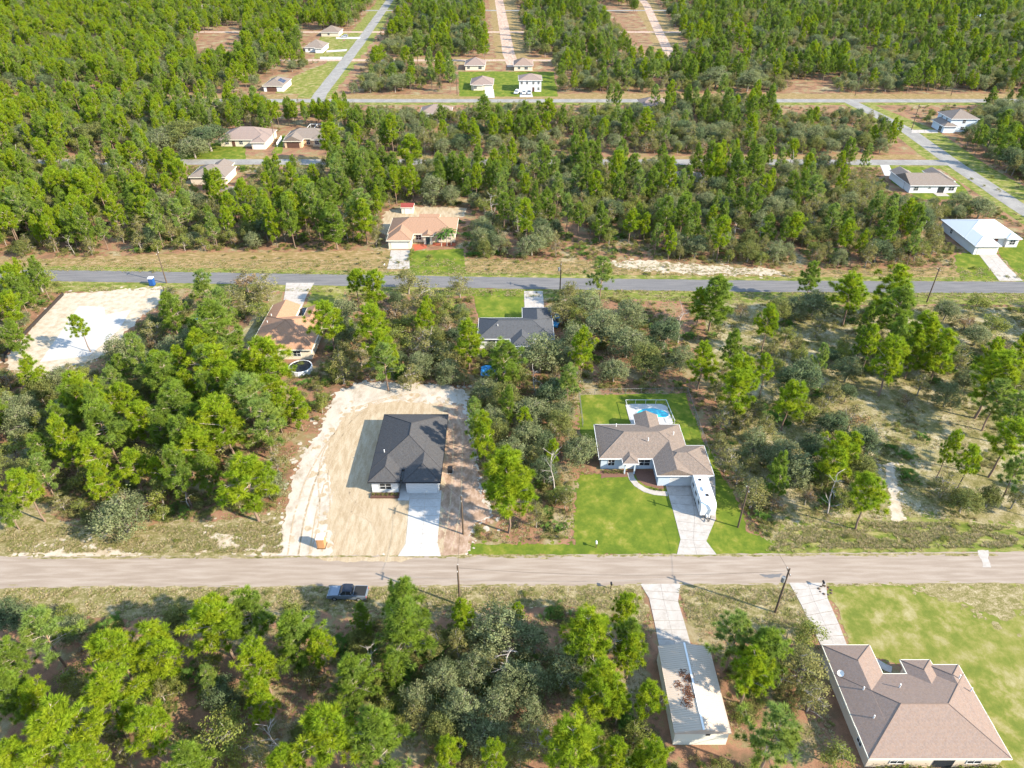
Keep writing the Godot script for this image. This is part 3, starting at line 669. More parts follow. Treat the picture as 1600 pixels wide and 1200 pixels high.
func oak_mesh(sd: int, tones: Array, w: float, h: float, lobes: int, per: int, leaf: float, thin: float, trunk_col: Color, twigs: int) -> Array:
	var q := RandomNumberGenerator.new()
	q.seed = sd
	var n := FastNoiseLite.new()
	n.seed = sd
	n.frequency = 0.55
	var wood := Geo.new()
	var g := Geo.new()
	wood.col = trunk_col
	var fork := Vector3(q.randf_range(-0.2, 0.2), h * 0.28, q.randf_range(-0.2, 0.2))
	wood.tube(Vector3.ZERO, fork, w * 0.032, w * 0.024, 7)
	for i in lobes:
		var az := i * 2.399 + q.randf_range(-0.4, 0.4)
		var rr := sqrt((i + 0.4) / lobes) * q.randf_range(0.8, 1.15)
		var lr := w * (q.randf_range(0.15, 0.235) if w > 6.0 else q.randf_range(0.12, 0.24))
		var sq := Vector3(q.randf_range(0.75, 1.35), q.randf_range(0.6, 1.1), q.randf_range(0.75, 1.35))
		var at := Vector3(cos(az) * rr * (w * 0.5 - lr * 0.7), 0, sin(az) * rr * (w * 0.5 - lr * 0.7))
		at.y = h * lerpf(0.92, 0.5, rr * rr) - lr * 0.62 + (q.randf_range(-0.2, 0.12) if w > 6.0 else q.randf_range(-0.32, 0.12)) * h
		at.y = maxf(at.y, lr * 0.75)
		var mid := fork.lerp(at, 0.55) + Vector3.UP * 0.2
		wood.col = trunk_col
		wood.tube(fork, mid, w * 0.014, w * 0.009, 4)
		wood.tube(mid, at, w * 0.009, 0.02, 3)
		for j in twigs:
			var d := Vector3(q.randfn(), q.randfn() * 0.6 + 0.5, q.randfn()).normalized()
			wood.col = Color(trunk_col.r * 1.3, trunk_col.g * 1.3, trunk_col.b * 1.3)
			wood.tube(at - d * lr * 0.2, at + d * lr * q.randf_range(0.8, 1.15), 0.03, 0.01, 3)
		var tone := pick(tones, q)
		var k := q.randf_range(0.86, 1.14)
		tone = Color(tone.r * k, tone.g * k, tone.b * k)
		var sprays := maxi(4, per / 16)
		for j in sprays:
			var d := Vector3(q.randfn(), q.randfn() + 0.3, q.randfn()).normalized()
			var hub := at + d * sq * lr * (1.08 - pow(q.randf(), 1.6) * 0.5)
			if n.get_noise_3dv(hub * (8.0 / maxf(w, 4.0))) < thin + q.randf_range(-0.15, 0.15):
				continue
			var k1 := q.randf_range(0.8, 1.2)
			var c := tone if q.randf() < 0.75 else pick(tones, q)
			var reach := leaf * q.randf_range(1.1, 2.3)
			for m in 17:
				var k2 := k1 * q.randf_range(0.82, 1.18)
				g.col = Color(c.r * k2, c.g * k2, c.b * k2)
				var p := hub + Vector3(q.randfn(), q.randfn() * 0.7, q.randfn()) * reach
				leaf_clump(g, p, (d + Vector3(q.randfn(), q.randfn() + 0.4, q.randfn()) * 0.6).normalized(), leaf * q.randf_range(0.4, 1.1))
	return [wood.mesh(M.bark), g.mesh(M.leaf)]


func snag_mesh(sd: int) -> Array:
	var q := RandomNumberGenerator.new()
	q.seed = sd
	var g := Geo.new()
	g.col = Color(0.3, 0.265, 0.235)
	var p := Vector3.ZERO
	for i in 5:
		var e := p + Vector3(q.randf_range(-0.3, 0.3), 1.5, q.randf_range(-0.3, 0.3))
		g.tube(p, e, 0.13 - 0.022 * i, 0.11 - 0.022 * i, 5)
		if i > 0:
			for j in 3:
				var d := Vector3(q.randfn(), q.randf_range(0.3, 1.0), q.randfn()).normalized() * q.randf_range(0.7, 2.0)
				var b := p.lerp(e, q.randf())
				g.tube(b, b + d, 0.045, 0.02, 3)
				for k in 2:
					var d2 := (d + Vector3(q.randfn(), q.randfn(), q.randfn()) * 0.6) * 0.5
					g.tube(b + d * 0.6, b + d * 0.6 + d2, 0.025, 0.008, 3)
		p = e
	return [g.mesh(M.bark)]


func palmetto_mesh(sd: int) -> ArrayMesh:
	var q := RandomNumberGenerator.new()
	q.seed = sd
	var g := Geo.new()
	for i in 34:
		var az := q.randf() * TAU
		var d := Vector3(cos(az), q.randf_range(0.35, 1.3), sin(az)).normalized()
		var root := Vector3(q.randfn() * 0.5, 0, q.randfn() * 0.5)
		var hub := root + d * q.randf_range(0.5, 1.0)
		var side := d.cross(Vector3.UP).normalized()
		var up := side.cross(d)
		for j in 9:
			var a := lerpf(-1.35, 1.35, j / 8.0)
			var f := (d * cos(a) + side * sin(a) - up * 0.12).normalized()
			var s := f.cross(up).normalized()
			var k := q.randf_range(0.8, 1.2)
			g.col = Color(0.085 * k, 0.15 * k, 0.025 * k)
			g.tri(hub, hub + f * 0.36 + s * 0.05, hub + f * 0.62)
			g.tri(hub, hub + f * 0.62, hub + f * 0.36 - s * 0.05)
	return g.mesh(M.leaf)


func palm(at: Vector3, h: float, label: String) -> void:
	var o := base("palm_tree", at)
	tag(o, label, "palm tree", "palms in the red mulch bed")
	var w := Geo.new()
	w.col = Color(0.33, 0.28, 0.23)
	w.tube(Vector3.ZERO, Vector3(0.15, h, 0), 0.17, 0.12, 7)
	part(w, "trunk", o, M.bark)
	var g := Geo.new()
	for i in 16:
		var az := i * 2.399
		var d := Vector3(cos(az), 0.0, sin(az))
		var p := Vector3(0.15, h, 0)
		var v := (d + Vector3.UP * lerpf(1.3, 0.1, i / 16.0)).normalized() * 0.42
		for j in 7:
			var e := p + v
			v += Vector3.DOWN * 0.085
			var s := v.cross(Vector3.UP).normalized()
			for sd in [-1.0, 1.0]:
				for m in 3:
					var k := rng.randf_range(0.75, 1.2)
					g.col = Color(0.085 * k, 0.17 * k, 0.03 * k)
					var b := p.lerp(e, m / 3.0)
					g.tri(b, b + v * 0.35, b + s * sd * 0.5 * (1.0 - 0.09 * j) + v * 0.5 + Vector3.DOWN * 0.12)
			p = e
	part(g, "crown", o, M.leaf)


func plant_meshes() -> void:
	var bright := [[0.225, 0.3, 0.016], [0.26, 0.315, 0.017], [0.2, 0.285, 0.018]]
	var deep := [[0.168, 0.24, 0.03], [0.182, 0.255, 0.028], [0.158, 0.225, 0.036]]
	var pale := [[0.2, 0.265, 0.055], [0.18, 0.25, 0.055], [0.22, 0.28, 0.05]]
	tree_meshes[0] = [pine_mesh(11, bright, 1.05, 0.34), pine_mesh(12, bright, 1.2, 0.38), pine_mesh(13, deep, 1.1, 0.3), pine_mesh(14, bright, 0.9, 0.46), pine_mesh(15, pale, 0.85, 0.36), pine_mesh(16, deep, 1.25, 0.2), pine_mesh(17, bright, 1.1, 0.22)]
	var grey := [[0.175, 0.2, 0.088], [0.2, 0.222, 0.1], [0.15, 0.175, 0.075], [0.215, 0.222, 0.105]]
	var green := [[0.15, 0.168, 0.05], [0.172, 0.183, 0.05], [0.19, 0.195, 0.055]]
	var dusk := [[0.11, 0.145, 0.065], [0.125, 0.16, 0.07], [0.115, 0.135, 0.065]]
	var bark_grey := Color(0.22, 0.19, 0.16)
	tree_meshes[1] = [oak_mesh(21, grey, 8, 7, 15, 760, 0.17, -0.16, bark_grey, 2), oak_mesh(22, grey, 8, 7, 12, 850, 0.18, -0.1, bark_grey, 2), oak_mesh(23, green, 8, 7, 14, 780, 0.17, -0.18, bark_grey, 1), oak_mesh(24, dusk, 8, 7.4, 17, 680, 0.17, -0.2, bark_grey, 1), oak_mesh(25, grey, 8, 6.4, 19, 620, 0.16, -0.12, bark_grey, 3)]
	var olive := [[0.22, 0.205, 0.07], [0.24, 0.22, 0.075], [0.19, 0.19, 0.065]]
	var rust := [[0.26, 0.19, 0.09], [0.24, 0.2, 0.09], [0.28, 0.185, 0.095], [0.21, 0.19, 0.08]]
	var lime := [[0.2, 0.23, 0.05], [0.23, 0.24, 0.055], [0.18, 0.21, 0.05]]
	tree_meshes[2] = [oak_mesh(31, olive, 5, 6, 11, 420, 0.15, -0.06, bark_grey, 4), oak_mesh(32, rust, 5, 6, 10, 330, 0.15, -0.02, bark_grey, 6), oak_mesh(33, lime, 5, 5.6, 11, 400, 0.15, -0.08, bark_grey, 3), oak_mesh(34, olive, 5, 6.4, 13, 360, 0.14, 0.0, bark_grey, 6)]
	tree_meshes[3] = [snag_mesh(41), snag_mesh(42)]
	tree_meshes[4] = [palmetto_mesh(51), palmetto_mesh(52)]
	var bush_a := oak_mesh(61, olive, 2, 1.3, 6, 130, 0.1, -0.1, bark_grey, 2)
	var bush_b := oak_mesh(62, green, 2, 1.4, 6, 150, 0.1, -0.15, bark_grey, 1)
	var bush_c := oak_mesh(63, rust, 2, 1.1, 5, 110, 0.09, -0.02, bark_grey, 3)
	var bush_d := oak_mesh(64, lime, 2, 1.5, 6, 150, 0.1, -0.15, bark_grey, 1)
	tree_meshes[5] = [bush_a[1], bush_b[1], bush_c[1], bush_d[1]]


func tuft_mesh(sd: int, straw: int) -> ArrayMesh:
	var q := RandomNumberGenerator.new()
	q.seed = sd
	var g := Geo.new()
	for i in 16:
		var a := q.randf() * TAU
		var r := Vector3(cos(a), 0, sin(a)) * q.randf() * 0.16
		var d := Vector3(cos(a) * 0.8, q.randf_range(0.5, 1.2), sin(a) * 0.8).normalized() * q.randf_range(0.14, 0.3)
		var s := d.cross(Vector3.UP).normalized() * 0.035
		var k := q.randf_range(0.7, 1.2)
		g.col = Color(0.4 * k, 0.32 * k, 0.18 * k) if straw else Color(0.24 * k, 0.235 * k, 0.075 * k)
		g.tri(r + s, r - s, r + d)
	return g.mesh(M.leaf)


func blocked(x: float, z: float, margin: float) -> bool:
	var p := Vector2(x, z)
	for i in solid_polys.size():
		if solid_boxes[i].grow(margin).has_point(p):
			if Geometry2D.is_point_in_polygon(p, solid_polys[i]):
				return true
			if margin > 0.0:
				for k in 6:
					if Geometry2D.is_point_in_polygon(p + Vector2.from_angle(TAU * k / 6.0) * margin, solid_polys[i]):
						return true
	return false


func hides_view(x: float, z: float, w: float, h: float) -> bool:
	for s in [0.35, 0.7, 1.0]:
		var k: float = CAM_HEIGHT / (CAM_HEIGHT - h * s)
		var p := Vector2(x, z) * k
		for i in view_polys.size():
			if view_boxes[i].grow(w * 0.35).has_point(p) and (Geometry2D.is_point_in_polygon(p, view_polys[i]) or Geometry2D.is_point_in_polygon(p + Vector2(w * 0.35, 0), view_polys[i]) or Geometry2D.is_point_in_polygon(p - Vector2(w * 0.35, 0), view_polys[i])):
				return true
	return false


var grid := {}
func room(x: float, z: float, r: float) -> bool:
	var cx := int(floor(x / 4.0))
	var cz := int(floor(z / 4.0))
	for i in range(-2, 3):
		for j in range(-2, 3):
			for t in grid.get(Vector2i(cx + i, cz + j), []):
				if Vector2(x - t[0], z - t[1]).length() < (r + t[2]):
					return false
	return true


func settle(x: float, z: float, r: float) -> void:
	var key := Vector2i(int(floor(x / 4.0)), int(floor(z / 4.0)))
	if not grid.has(key):
		grid[key] = []
	grid[key].append([x, z, r])


func where(x: float, z: float) -> String:
	if z > -69.0:
		if x < -30.0:
			return "in the roadside wood west of the pickup truck"
		if x < -6.0:
			return "in the wood behind the parked pickup truck"
		return "in the wood west of the cream metal garage" if x < 19.0 else "between the metal garage and the brown-roofed house"
	if z > -166.0:
		if x < -38.0:
			if z > -112.0:
				return "in the wood beside the new house's sand lot"
			return "beside the bare concrete foundation slab" if x < -75.0 else "around the terracotta-roofed house"
		if x < 16.0:
			return "between the new house and the taupe-roofed house" if z > -121.0 else "around the charcoal-roofed house"
		if z > -112.0:
			return "in the scrub beside the travel trailer's lawn" if x < 62.0 else "in the open scrub off the sandy road"
		return "in the scrub behind the taupe-roofed house" if x < 62.0 else "in the open scrub off the second road"
	if z > -264.0:
		if x < -45.0:
			return "in the wood west of the tan-roofed house"
		return "in the wood east of the tan-roofed house" if x < 60.0 else "in the wood beside the white metal-roofed house"
	return "in the wood beyond the third road"


func woods() -> void:
	for v in OPEN_VIEWS:
		var p := pts_of(v)
		view_polys.append(p)
		view_boxes.append(box_of(p))
	var all: Array = []      # [kind, x, z, width, height, variant, turn]
	for t in TREES:
		all.append([t[0], t[1], t[2], t[3], t[4], rng.randi() % tree_meshes[t[0]].size(), rng.randf() * TAU])
		settle(t[1], t[2], t[3] * 0.3)
	var mix := FastNoiseLite.new()
	mix.seed = 5
	mix.frequency = 0.018
	var gap := FastNoiseLite.new()
	gap.seed = 8
	gap.frequency = 0.03
	# zones: x0, x1, z0, z1, tries per 100 m2, pine share, oak share, size, openness
	var zones := [[-150, 45, -64, -34, 2.6, 0.0, 0.15, 0.55, -0.5], [-150, -38, -163, -78, 11.0, 0.46, 0.26, 0.95, -0.6], [-38, 16, -163, -95, 10.0, 0.25, 0.35, 0.9, -0.6], [-6, 14, -100, -80, 8.0, 0.2, 0.4, 0.8, -0.6], [36, 230, -160, -80, 4.0, 0.25, 0.3, 0.85, 0.0],
		[-330, -40, -262, -177, 18.0, 0.45, 0.2, 0.95, -0.7], [-40, 162, -262, -177, 18.0, 0.2, 0.3, 0.92, -0.6], [170, 330, -262, -120, 12.0, 0.25, 0.4, 0.95, -0.3],
		[-400, -60, -356, -272, 16.0, 0.4, 0.34, 0.95, -0.6], [-60, 162, -356, -272, 16.0, 0.24, 0.32, 0.92, -0.6], [170, 420, -356, -266, 13.0, 0.26, 0.42, 0.95, -0.5],
		[-470, -100, -470, -366, 10.0, 0.48, 0.3, 1.0, -0.35], [-100, 470, -470, -366, 10.0, 0.26, 0.38, 1.0, -0.35], [-620, -100, -660, -470, 7.0, 0.5, 0.3, 1.1, -0.3], [-100, 620, -660, -470, 7.0, 0.28, 0.4, 1.1, -0.3], [-820, 820, -940, -660, 5.0, 0.44, 0.36, 1.2, -0.3]]
	for zn in zones:
		var tries: int = int((zn[1] - zn[0]) * (zn[3] - zn[2]) / 100.0 * zn[4])
		for i in tries:
			var x := rng.randf_range(zn[0], zn[1])
			var z := rng.randf_range(zn[2], zn[3])
			if absf(x) > -z * 0.86 + 60.0:
				continue
			if gap.get_noise_2d(x, z) < zn[8] * 0.6 - 0.02 and zn[8] > -0.1 or gap.get_noise_2d(x, z) < (-0.45 if z > -366.0 else -0.4):
				continue
			var m := mix.get_noise_2d(x, z) * 0.55
			var f := rng.randf()
			var kind := 0 if f < zn[5] + m else (1 if f < zn[5] + zn[6] + m * 0.4 else 2)
			var w: float
			var h: float
			if kind == 0:
				w = rng.randf_range(3.4, 6.2) * zn[7]
				h = w * 1.0 + rng.randf_range(5.0, 9.0)
			elif kind == 1:
				w = rng.randf_range(4.5, 9.5) * zn[7]
				h = w * 0.62 + rng.randf_range(1.6, 2.8)
			else:
				w = rng.randf_range(2.6, 5.6) * zn[7]
				h = w * 1.0 + rng.randf_range(1.0, 3.0)
			var foot: float = w * [0.38, 0.3, 0.22][kind]
			var grown := 1.0 + 0.4 * gap.get_noise_2d(x * 0.7 + 500.0, z * 0.7)
			w *= grown
			h *= grown
			if not room(x, z, foot) or blocked(x, z, minf(w * 0.3, 1.8)):
				continue
			if hides_view(x, z, w, h):
				if hides_view(x, z, 1.5, 1.6):
					continue
				kind = 2
				w = rng.randf_range(1.4, 2.2)
				h = 1.6
			settle(x, z, foot)
			all.append([kind, x, z, w, h, [0, 2, 3, 0, 2, 1][rng.randi() % 6] if kind == 2 else ([2, 4, 5, 2, 4, 5, 0, 6][rng.randi() % 8] if kind == 0 and x > -70.0 and z < -172.0 else rng.randi() % tree_meshes[kind].size()), rng.randf() * TAU])
	print("trees ", all.size())
	all.sort_custom(func(a, b): return a[3] / Vector2(a[1], a[2]).length() > b[3] / Vector2(b[1], b[2]).length())
	var names := ["pine_tree", "oak_tree", "scrub_oak"]
	var size := [Vector2(6, 12), Vector2(8, 7), Vector2(5, 6)]
	var tones := [["bright green open-crowned pine", "bright green full-crowned pine", "deep green pine", "bright green high-crowned pine", "pale green thin-crowned pine", "deep green low-branched pine", "bright green low-branched pine"],
		["grey-green round-crowned oak", "grey-green loose-crowned oak", "green round-crowned oak", "dark green dense oak", "grey-green low spreading oak"],
		["olive small-crowned scrub oak", "rust brown half-bare scrub oak", "yellow-green small scrub oak", "olive twiggy scrub oak"]]
	var protos := {}
	var made := [0, 0, 0]
	var rest := {}
	for t in all:
		var k: int = t[0]
		var sc := Vector3(t[3] / size[k].x, t[4] / size[k].y, t[3] / size[k].x)
		var inside: bool = absf(t[1]) < -t[2] * 0.78 + 12.0 and t[2] < -36.0
		if made[k] < 300 and inside:
			made[k] += 1
			var id := "%d_%d" % [k, t[5]]
			var o: Node3D
			if protos.has(id):
				o = protos[id].duplicate()
				o.name = named(names[k])
				add_child(o)
			else:
				o = base(names[k], Vector3.ZERO)
				part(tree_meshes[k][t[5]][0], "trunk", o)
				part(tree_meshes[k][t[5]][1], "crown", o)
				protos[id] = o
			o.transform = Transform3D(Basis(Vector3.UP, t[6]).scaled(sc), Vector3(t[1], 0, t[2]))
			var lb: String = ("tall " if t[4] > [12.0, 7.0, 5.5][k] else ("young " if t[4] < [9.0, 4.6, 3.4][k] else "")) + tones[k][t[5]] + " " + where(t[1], t[2])
			tag(o, lb, "tree", lb)
		else:
			var id2 := "%d_%d" % [k, t[5]]
			if not rest.has(id2):
				rest[id2] = []
			rest[id2].append(Transform3D(Basis(Vector3.UP, t[6]).scaled(sc), Vector3(t[1], 0, t[2])))
	var mass := ["far_pine_wood", "far_oak_wood", "far_scrub_oak_wood"]
	for k in 3:
		var o := base(mass[k], Vector3.ZERO)
		tag(o, ["green pine wood beyond the houses and the fourth road", "grey-green oak wood beyond the houses and the fourth road", "olive and brown scrub oak wood beyond the houses"][k], "wood", "", "stuff")
		for v in tree_meshes[k].size():
			var id := "%d_%d" % [k, v]
			for j in 2:
				scatter(tree_meshes[k][v][j], rest.get(id, []), ["trunks", "crowns"][j], o)
	for i in 70:
		var z := -rng.randf_range(44.0, 262.0)
		var x := rng.randf_range(-1.0, 1.0) * (-z * 0.72)
		var h := rng.randf_range(0.6, 1.15)
		if blocked(x, z, 1.0) or hides_view(x, z, 2.0, 7.0 * h):
			continue
		var o := base("dead_tree", Vector3(x, 0, z), rng.randf() * TAU)
		o.scale = Vector3.ONE * h
		part(tree_meshes[3][i % 2][0], "trunk", o)
		var lb := ("tall " if h > 0.9 else "small ") + "bare grey dead tree " + where(x, z)
		tag(o, lb, "tree", lb)
	# undergrowth
	var low := [[], [], [], []]
	var fans := [[], []]
	for i in 46000:
		var z := -rng.randf_range(40.0, 264.0)
		var x := rng.randf_range(-1.0, 1.0) * (-z * 0.8 + 10.0)
		if blocked(x, z, 0.9):
			if rng.randf() > 0.05 or not on_verge(x, z):
				continue
		var scrub := x > 36.0 and z < -78.0 and z > -162.0
		if gap.get_noise_2d(x * 2.0 + 300.0, z * 2.0) < (0.02 if scrub else (0.05 if z > -69.0 else -0.12)):
			continue
		var s := rng.randf_range(0.25, 0.95) * (0.75 if scrub else 1.0)
		var tf := Transform3D(Basis(Vector3.UP, rng.randf() * TAU).scaled(Vector3(s, s * rng.randf_range(0.6, 1.1), s)), Vector3(x, -0.05, z))
		if rng.randf() < 0.03 and not blocked(x, z, 1.5):
			fans[i % 2].append(Transform3D(Basis(Vector3.UP, rng.randf() * TAU).scaled(Vector3.ONE * rng.randf_range(0.6, 1.1)), Vector3(x, 0, z)))
		else:
			low[[0, 0, 1, 2, 2, 3, 0][rng.randi() % 7]].append(tf)
	var weeds := [[], []]
	for i in 90000:
		var z := -rng.randf_range(44.0, 182.0)
		var x := rng.randf_range(-1.0, 1.0) * (-z * 0.78 + 8.0)
		if blocked(x, z, 0.2) and not on_verge(x, z):
			continue
		if gap.get_noise_2d(x * 5.0 + 900.0, z * 5.0) < -0.05:
			continue
		var s := rng.randf_range(0.5, 1.5)
		weeds[i % 2].append(Transform3D(Basis(Vector3.UP, rng.randf() * TAU).scaled(Vector3(s, s * rng.randf_range(0.5, 1.0), s)), Vector3(x, 0.0, z)))
	for band in [[-69.0, -62.0, -75.0, 45.0], [-81.0, -75.4, -90.0, -36.0], [-82.0, -76.5, 38.0, 95.0], [-182.0, -172.0, -140.0, 130.0], [-164.0, -157.0, -130.0, 140.0]]:
		for i in 9000:
			var z := rng.randf_range(band[0], band[1])
			var x := rng.randf_range(band[2], band[3])
			if not on_verge(x, z) or gap.get_noise_2d(x * 6.0, z * 9.0 + 50.0) < -0.12:
				continue
			var s := rng.randf_range(0.6, 1.7)
			weeds[0 if rng.randf() < 0.6 else 1].append(Transform3D(Basis(Vector3.UP, rng.randf() * TAU).scaled(Vector3(s, s * rng.randf_range(0.4, 0.9), s)), Vector3(x, 0.01, z)))
	var wd := base("grass", Vector3.ZERO)
	tag(wd, "sparse olive and straw-coloured grass tufts on the sandy ground", "grass", "", "stuff")
	for v in 2:
		scatter(tuft_mesh(71 + v, v), weeds[v], "tufts", wd)
	var u := base("undergrowth", Vector3.ZERO)
	tag(u, "low olive and brown scrub growing over the sandy ground", "undergrowth", "", "stuff")
	for v in 4:
		scatter(tree_meshes[5][v], low[v], "bushes", u)
	for v in 2:
		scatter(tree_meshes[4][v], fans[v], "palmetto_fans", u)


func on_verge(x: float, z: float) -> bool:
	var p := Vector2(x, z)
	for s in SHEETS:
		if s[0] == "roadside_verge" and Geometry2D.is_point_in_polygon(p, pts_of(s[4])):
			return not (z < -68.6 and z > -75.6) and not (z < -163.5 and z > -171.5 and absf(z + 167.5 - x * 0.027) < 3.6)
	return false


func scatter(mesh: Mesh, list: Array, nm: String, parent: Node) -> void:
	if list.is_empty():
		return
	var mm := MultiMesh.new()
	mm.transform_format = MultiMesh.TRANSFORM_3D
	mm.mesh = mesh
	mm.instance_count = list.size()
	for i in list.size():
		mm.set_instance_transform(i, list[i])
	var o := MultiMeshInstance3D.new()
	o.name = nm
	o.multimesh = mm
	parent.add_child(o, true)


# ------------------------------------------------------------------ houses
func roof_block(g: Geo, cap: Geo, r: Array, eave: float, pitch: float, o: Vector3, first: bool) -> void:
	var x0: float = r[0] - o.x
	var x1: float = r[1] - o.x
	var z0: float = r[2] - o.z
	var z1: float = r[3] - o.z
	var along_x: bool = r[4] == "x"
	var half := (z1 - z0) / 2.0 if along_x else (x1 - x0) / 2.0
	var length := (x1 - x0) if along_x else (z1 - z0)
	var top := eave + half * pitch
	var i0 := minf(half, length / 2.0) if r[5] else 0.0
	var i1 := minf(half, length / 2.0) if r[6] else 0.0
	var A: Vector3
	var B: Vector3
	if along_x:
		A = Vector3(x0 + i0, top, (z0 + z1) / 2); B = Vector3(x1 - i1, top, (z0 + z1) / 2)
	else:
		A = Vector3((x0 + x1) / 2, top, z0 + i0); B = Vector3((x0 + x1) / 2, top, z1 - i1)
	var nw := Vector3(x0, eave, z0)
	var ne := Vector3(x1, eave, z0)
	var sw := Vector3(x0, eave, z1)
	var se := Vector3(x1, eave, z1)
	var sx := Vector3.RIGHT
	var sz := Vector3.BACK
	if along_x:
		g.face([sw, se, B, A], sx, Vector3(0, 0.42, -0.9)); g.face([ne, nw, A, B], sx, Vector3(0, 0.42, 0.9))
		g.face([nw, sw, A], sz, Vector3(0.9, 0.42, 0)); g.face([se, ne, B], sz, Vector3(-0.9, 0.42, 0))
	else:
		g.face([nw, sw, B, A], sz, Vector3(0.9, 0.42, 0)); g.face([se, ne, A, B], sz, Vector3(-0.9, 0.42, 0))
		g.face([ne, nw, A], sx, Vector3(0, 0.42, 0.9)); g.face([sw, se, B], sx, Vector3(0, 0.42, -0.9))
	g.quad(nw + Vector3.DOWN * 0.02, ne + Vector3.DOWN * 0.02, se + Vector3.DOWN * 0.02, sw + Vector3.DOWN * 0.02)
	if cap:
		if first:
			cap.tube(A, B, 0.07, 0.07, 5)
		if r[5]:
			cap.tube(nw, A, 0.06, 0.06, 5)
			cap.tube(sw if along_x else ne, A, 0.06, 0.06, 5)
		if r[6]:
			cap.tube(se, B, 0.06, 0.06, 5)
			cap.tube(ne if along_x else sw, B, 0.06, 0.06, 5)


func fascia_ring(f: Geo, r: Array, eave: float, o: Vector3) -> void:
	var x0: float = r[0] - o.x
	var x1: float = r[1] - o.x
	var z0: float = r[2] - o.z
	var z1: float = r[3] - o.z
	var t := 0.05
	f.box(Vector3(x0 - t, eave - 0.2, z1 - 0.02), Vector3(x1 + t, eave + 0.015, z1 + t))
	f.box(Vector3(x0 - t, eave - 0.2, z0 - t), Vector3(x1 + t, eave + 0.015, z0 + 0.02))
	f.box(Vector3(x0 - t, eave - 0.2, z0), Vector3(x0 + 0.02, eave + 0.015, z1))
	f.box(Vector3(x1 - 0.02, eave - 0.2, z0), Vector3(x1 + t, eave + 0.015, z1))


func window(house: Node3D, at: Vector3, face: String, w: float, h: float, frame: Material = null) -> void:
	var turn: float = {"s": 0.0, "n": PI, "e": PI / 2, "w": -PI / 2}[face]
	var f := Geo.new()
	var t := 0.07
	f.box(Vector3(-w / 2 - t, -h / 2 - t, 0), Vector3(w / 2 + t, -h / 2, 0.06))
	f.box(Vector3(-w / 2 - t, h / 2, 0), Vector3(w / 2 + t, h / 2 + t, 0.06))
	f.box(Vector3(-w / 2 - t, -h / 2, 0), Vector3(-w / 2, h / 2, 0.06))
	f.box(Vector3(w / 2, -h / 2, 0), Vector3(w / 2 + t, h / 2, 0.06))
	f.box(Vector3(-0.03, -h / 2, 0.01), Vector3(0.03, h / 2, 0.055))
	f.box(Vector3(-w / 2, -0.025, 0.01), Vector3(w / 2, 0.025, 0.05))
	var o := part(f, "window", house, frame if frame else M.white)
	o.position = at
	o.rotation.y = turn
	var p := Geo.new()
	p.box(Vector3(-w / 2, -h / 2, -0.02), Vector3(w / 2, h / 2, 0.02))
	part(p, "pane", o, M.glass)


func door(house: Node3D, at: Vector3, face: String, w: float, h: float, mat: Material, nm := "door", panels := 1) -> void:
	var g := Geo.new()
	for i in panels:
		g.box(Vector3(-w / 2, h * i / panels + 0.015, -0.03), Vector3(w / 2, h * (i + 1) / panels - 0.015, 0.05))
	g.box(Vector3(-w / 2, 0, -0.03), Vector3(w / 2, h, 0.02))
	var o := part(g, nm, house, mat)
	o.position = at
	o.rotation.y = {"s": 0.0, "n": PI, "e": PI / 2, "w": -PI / 2}[face]


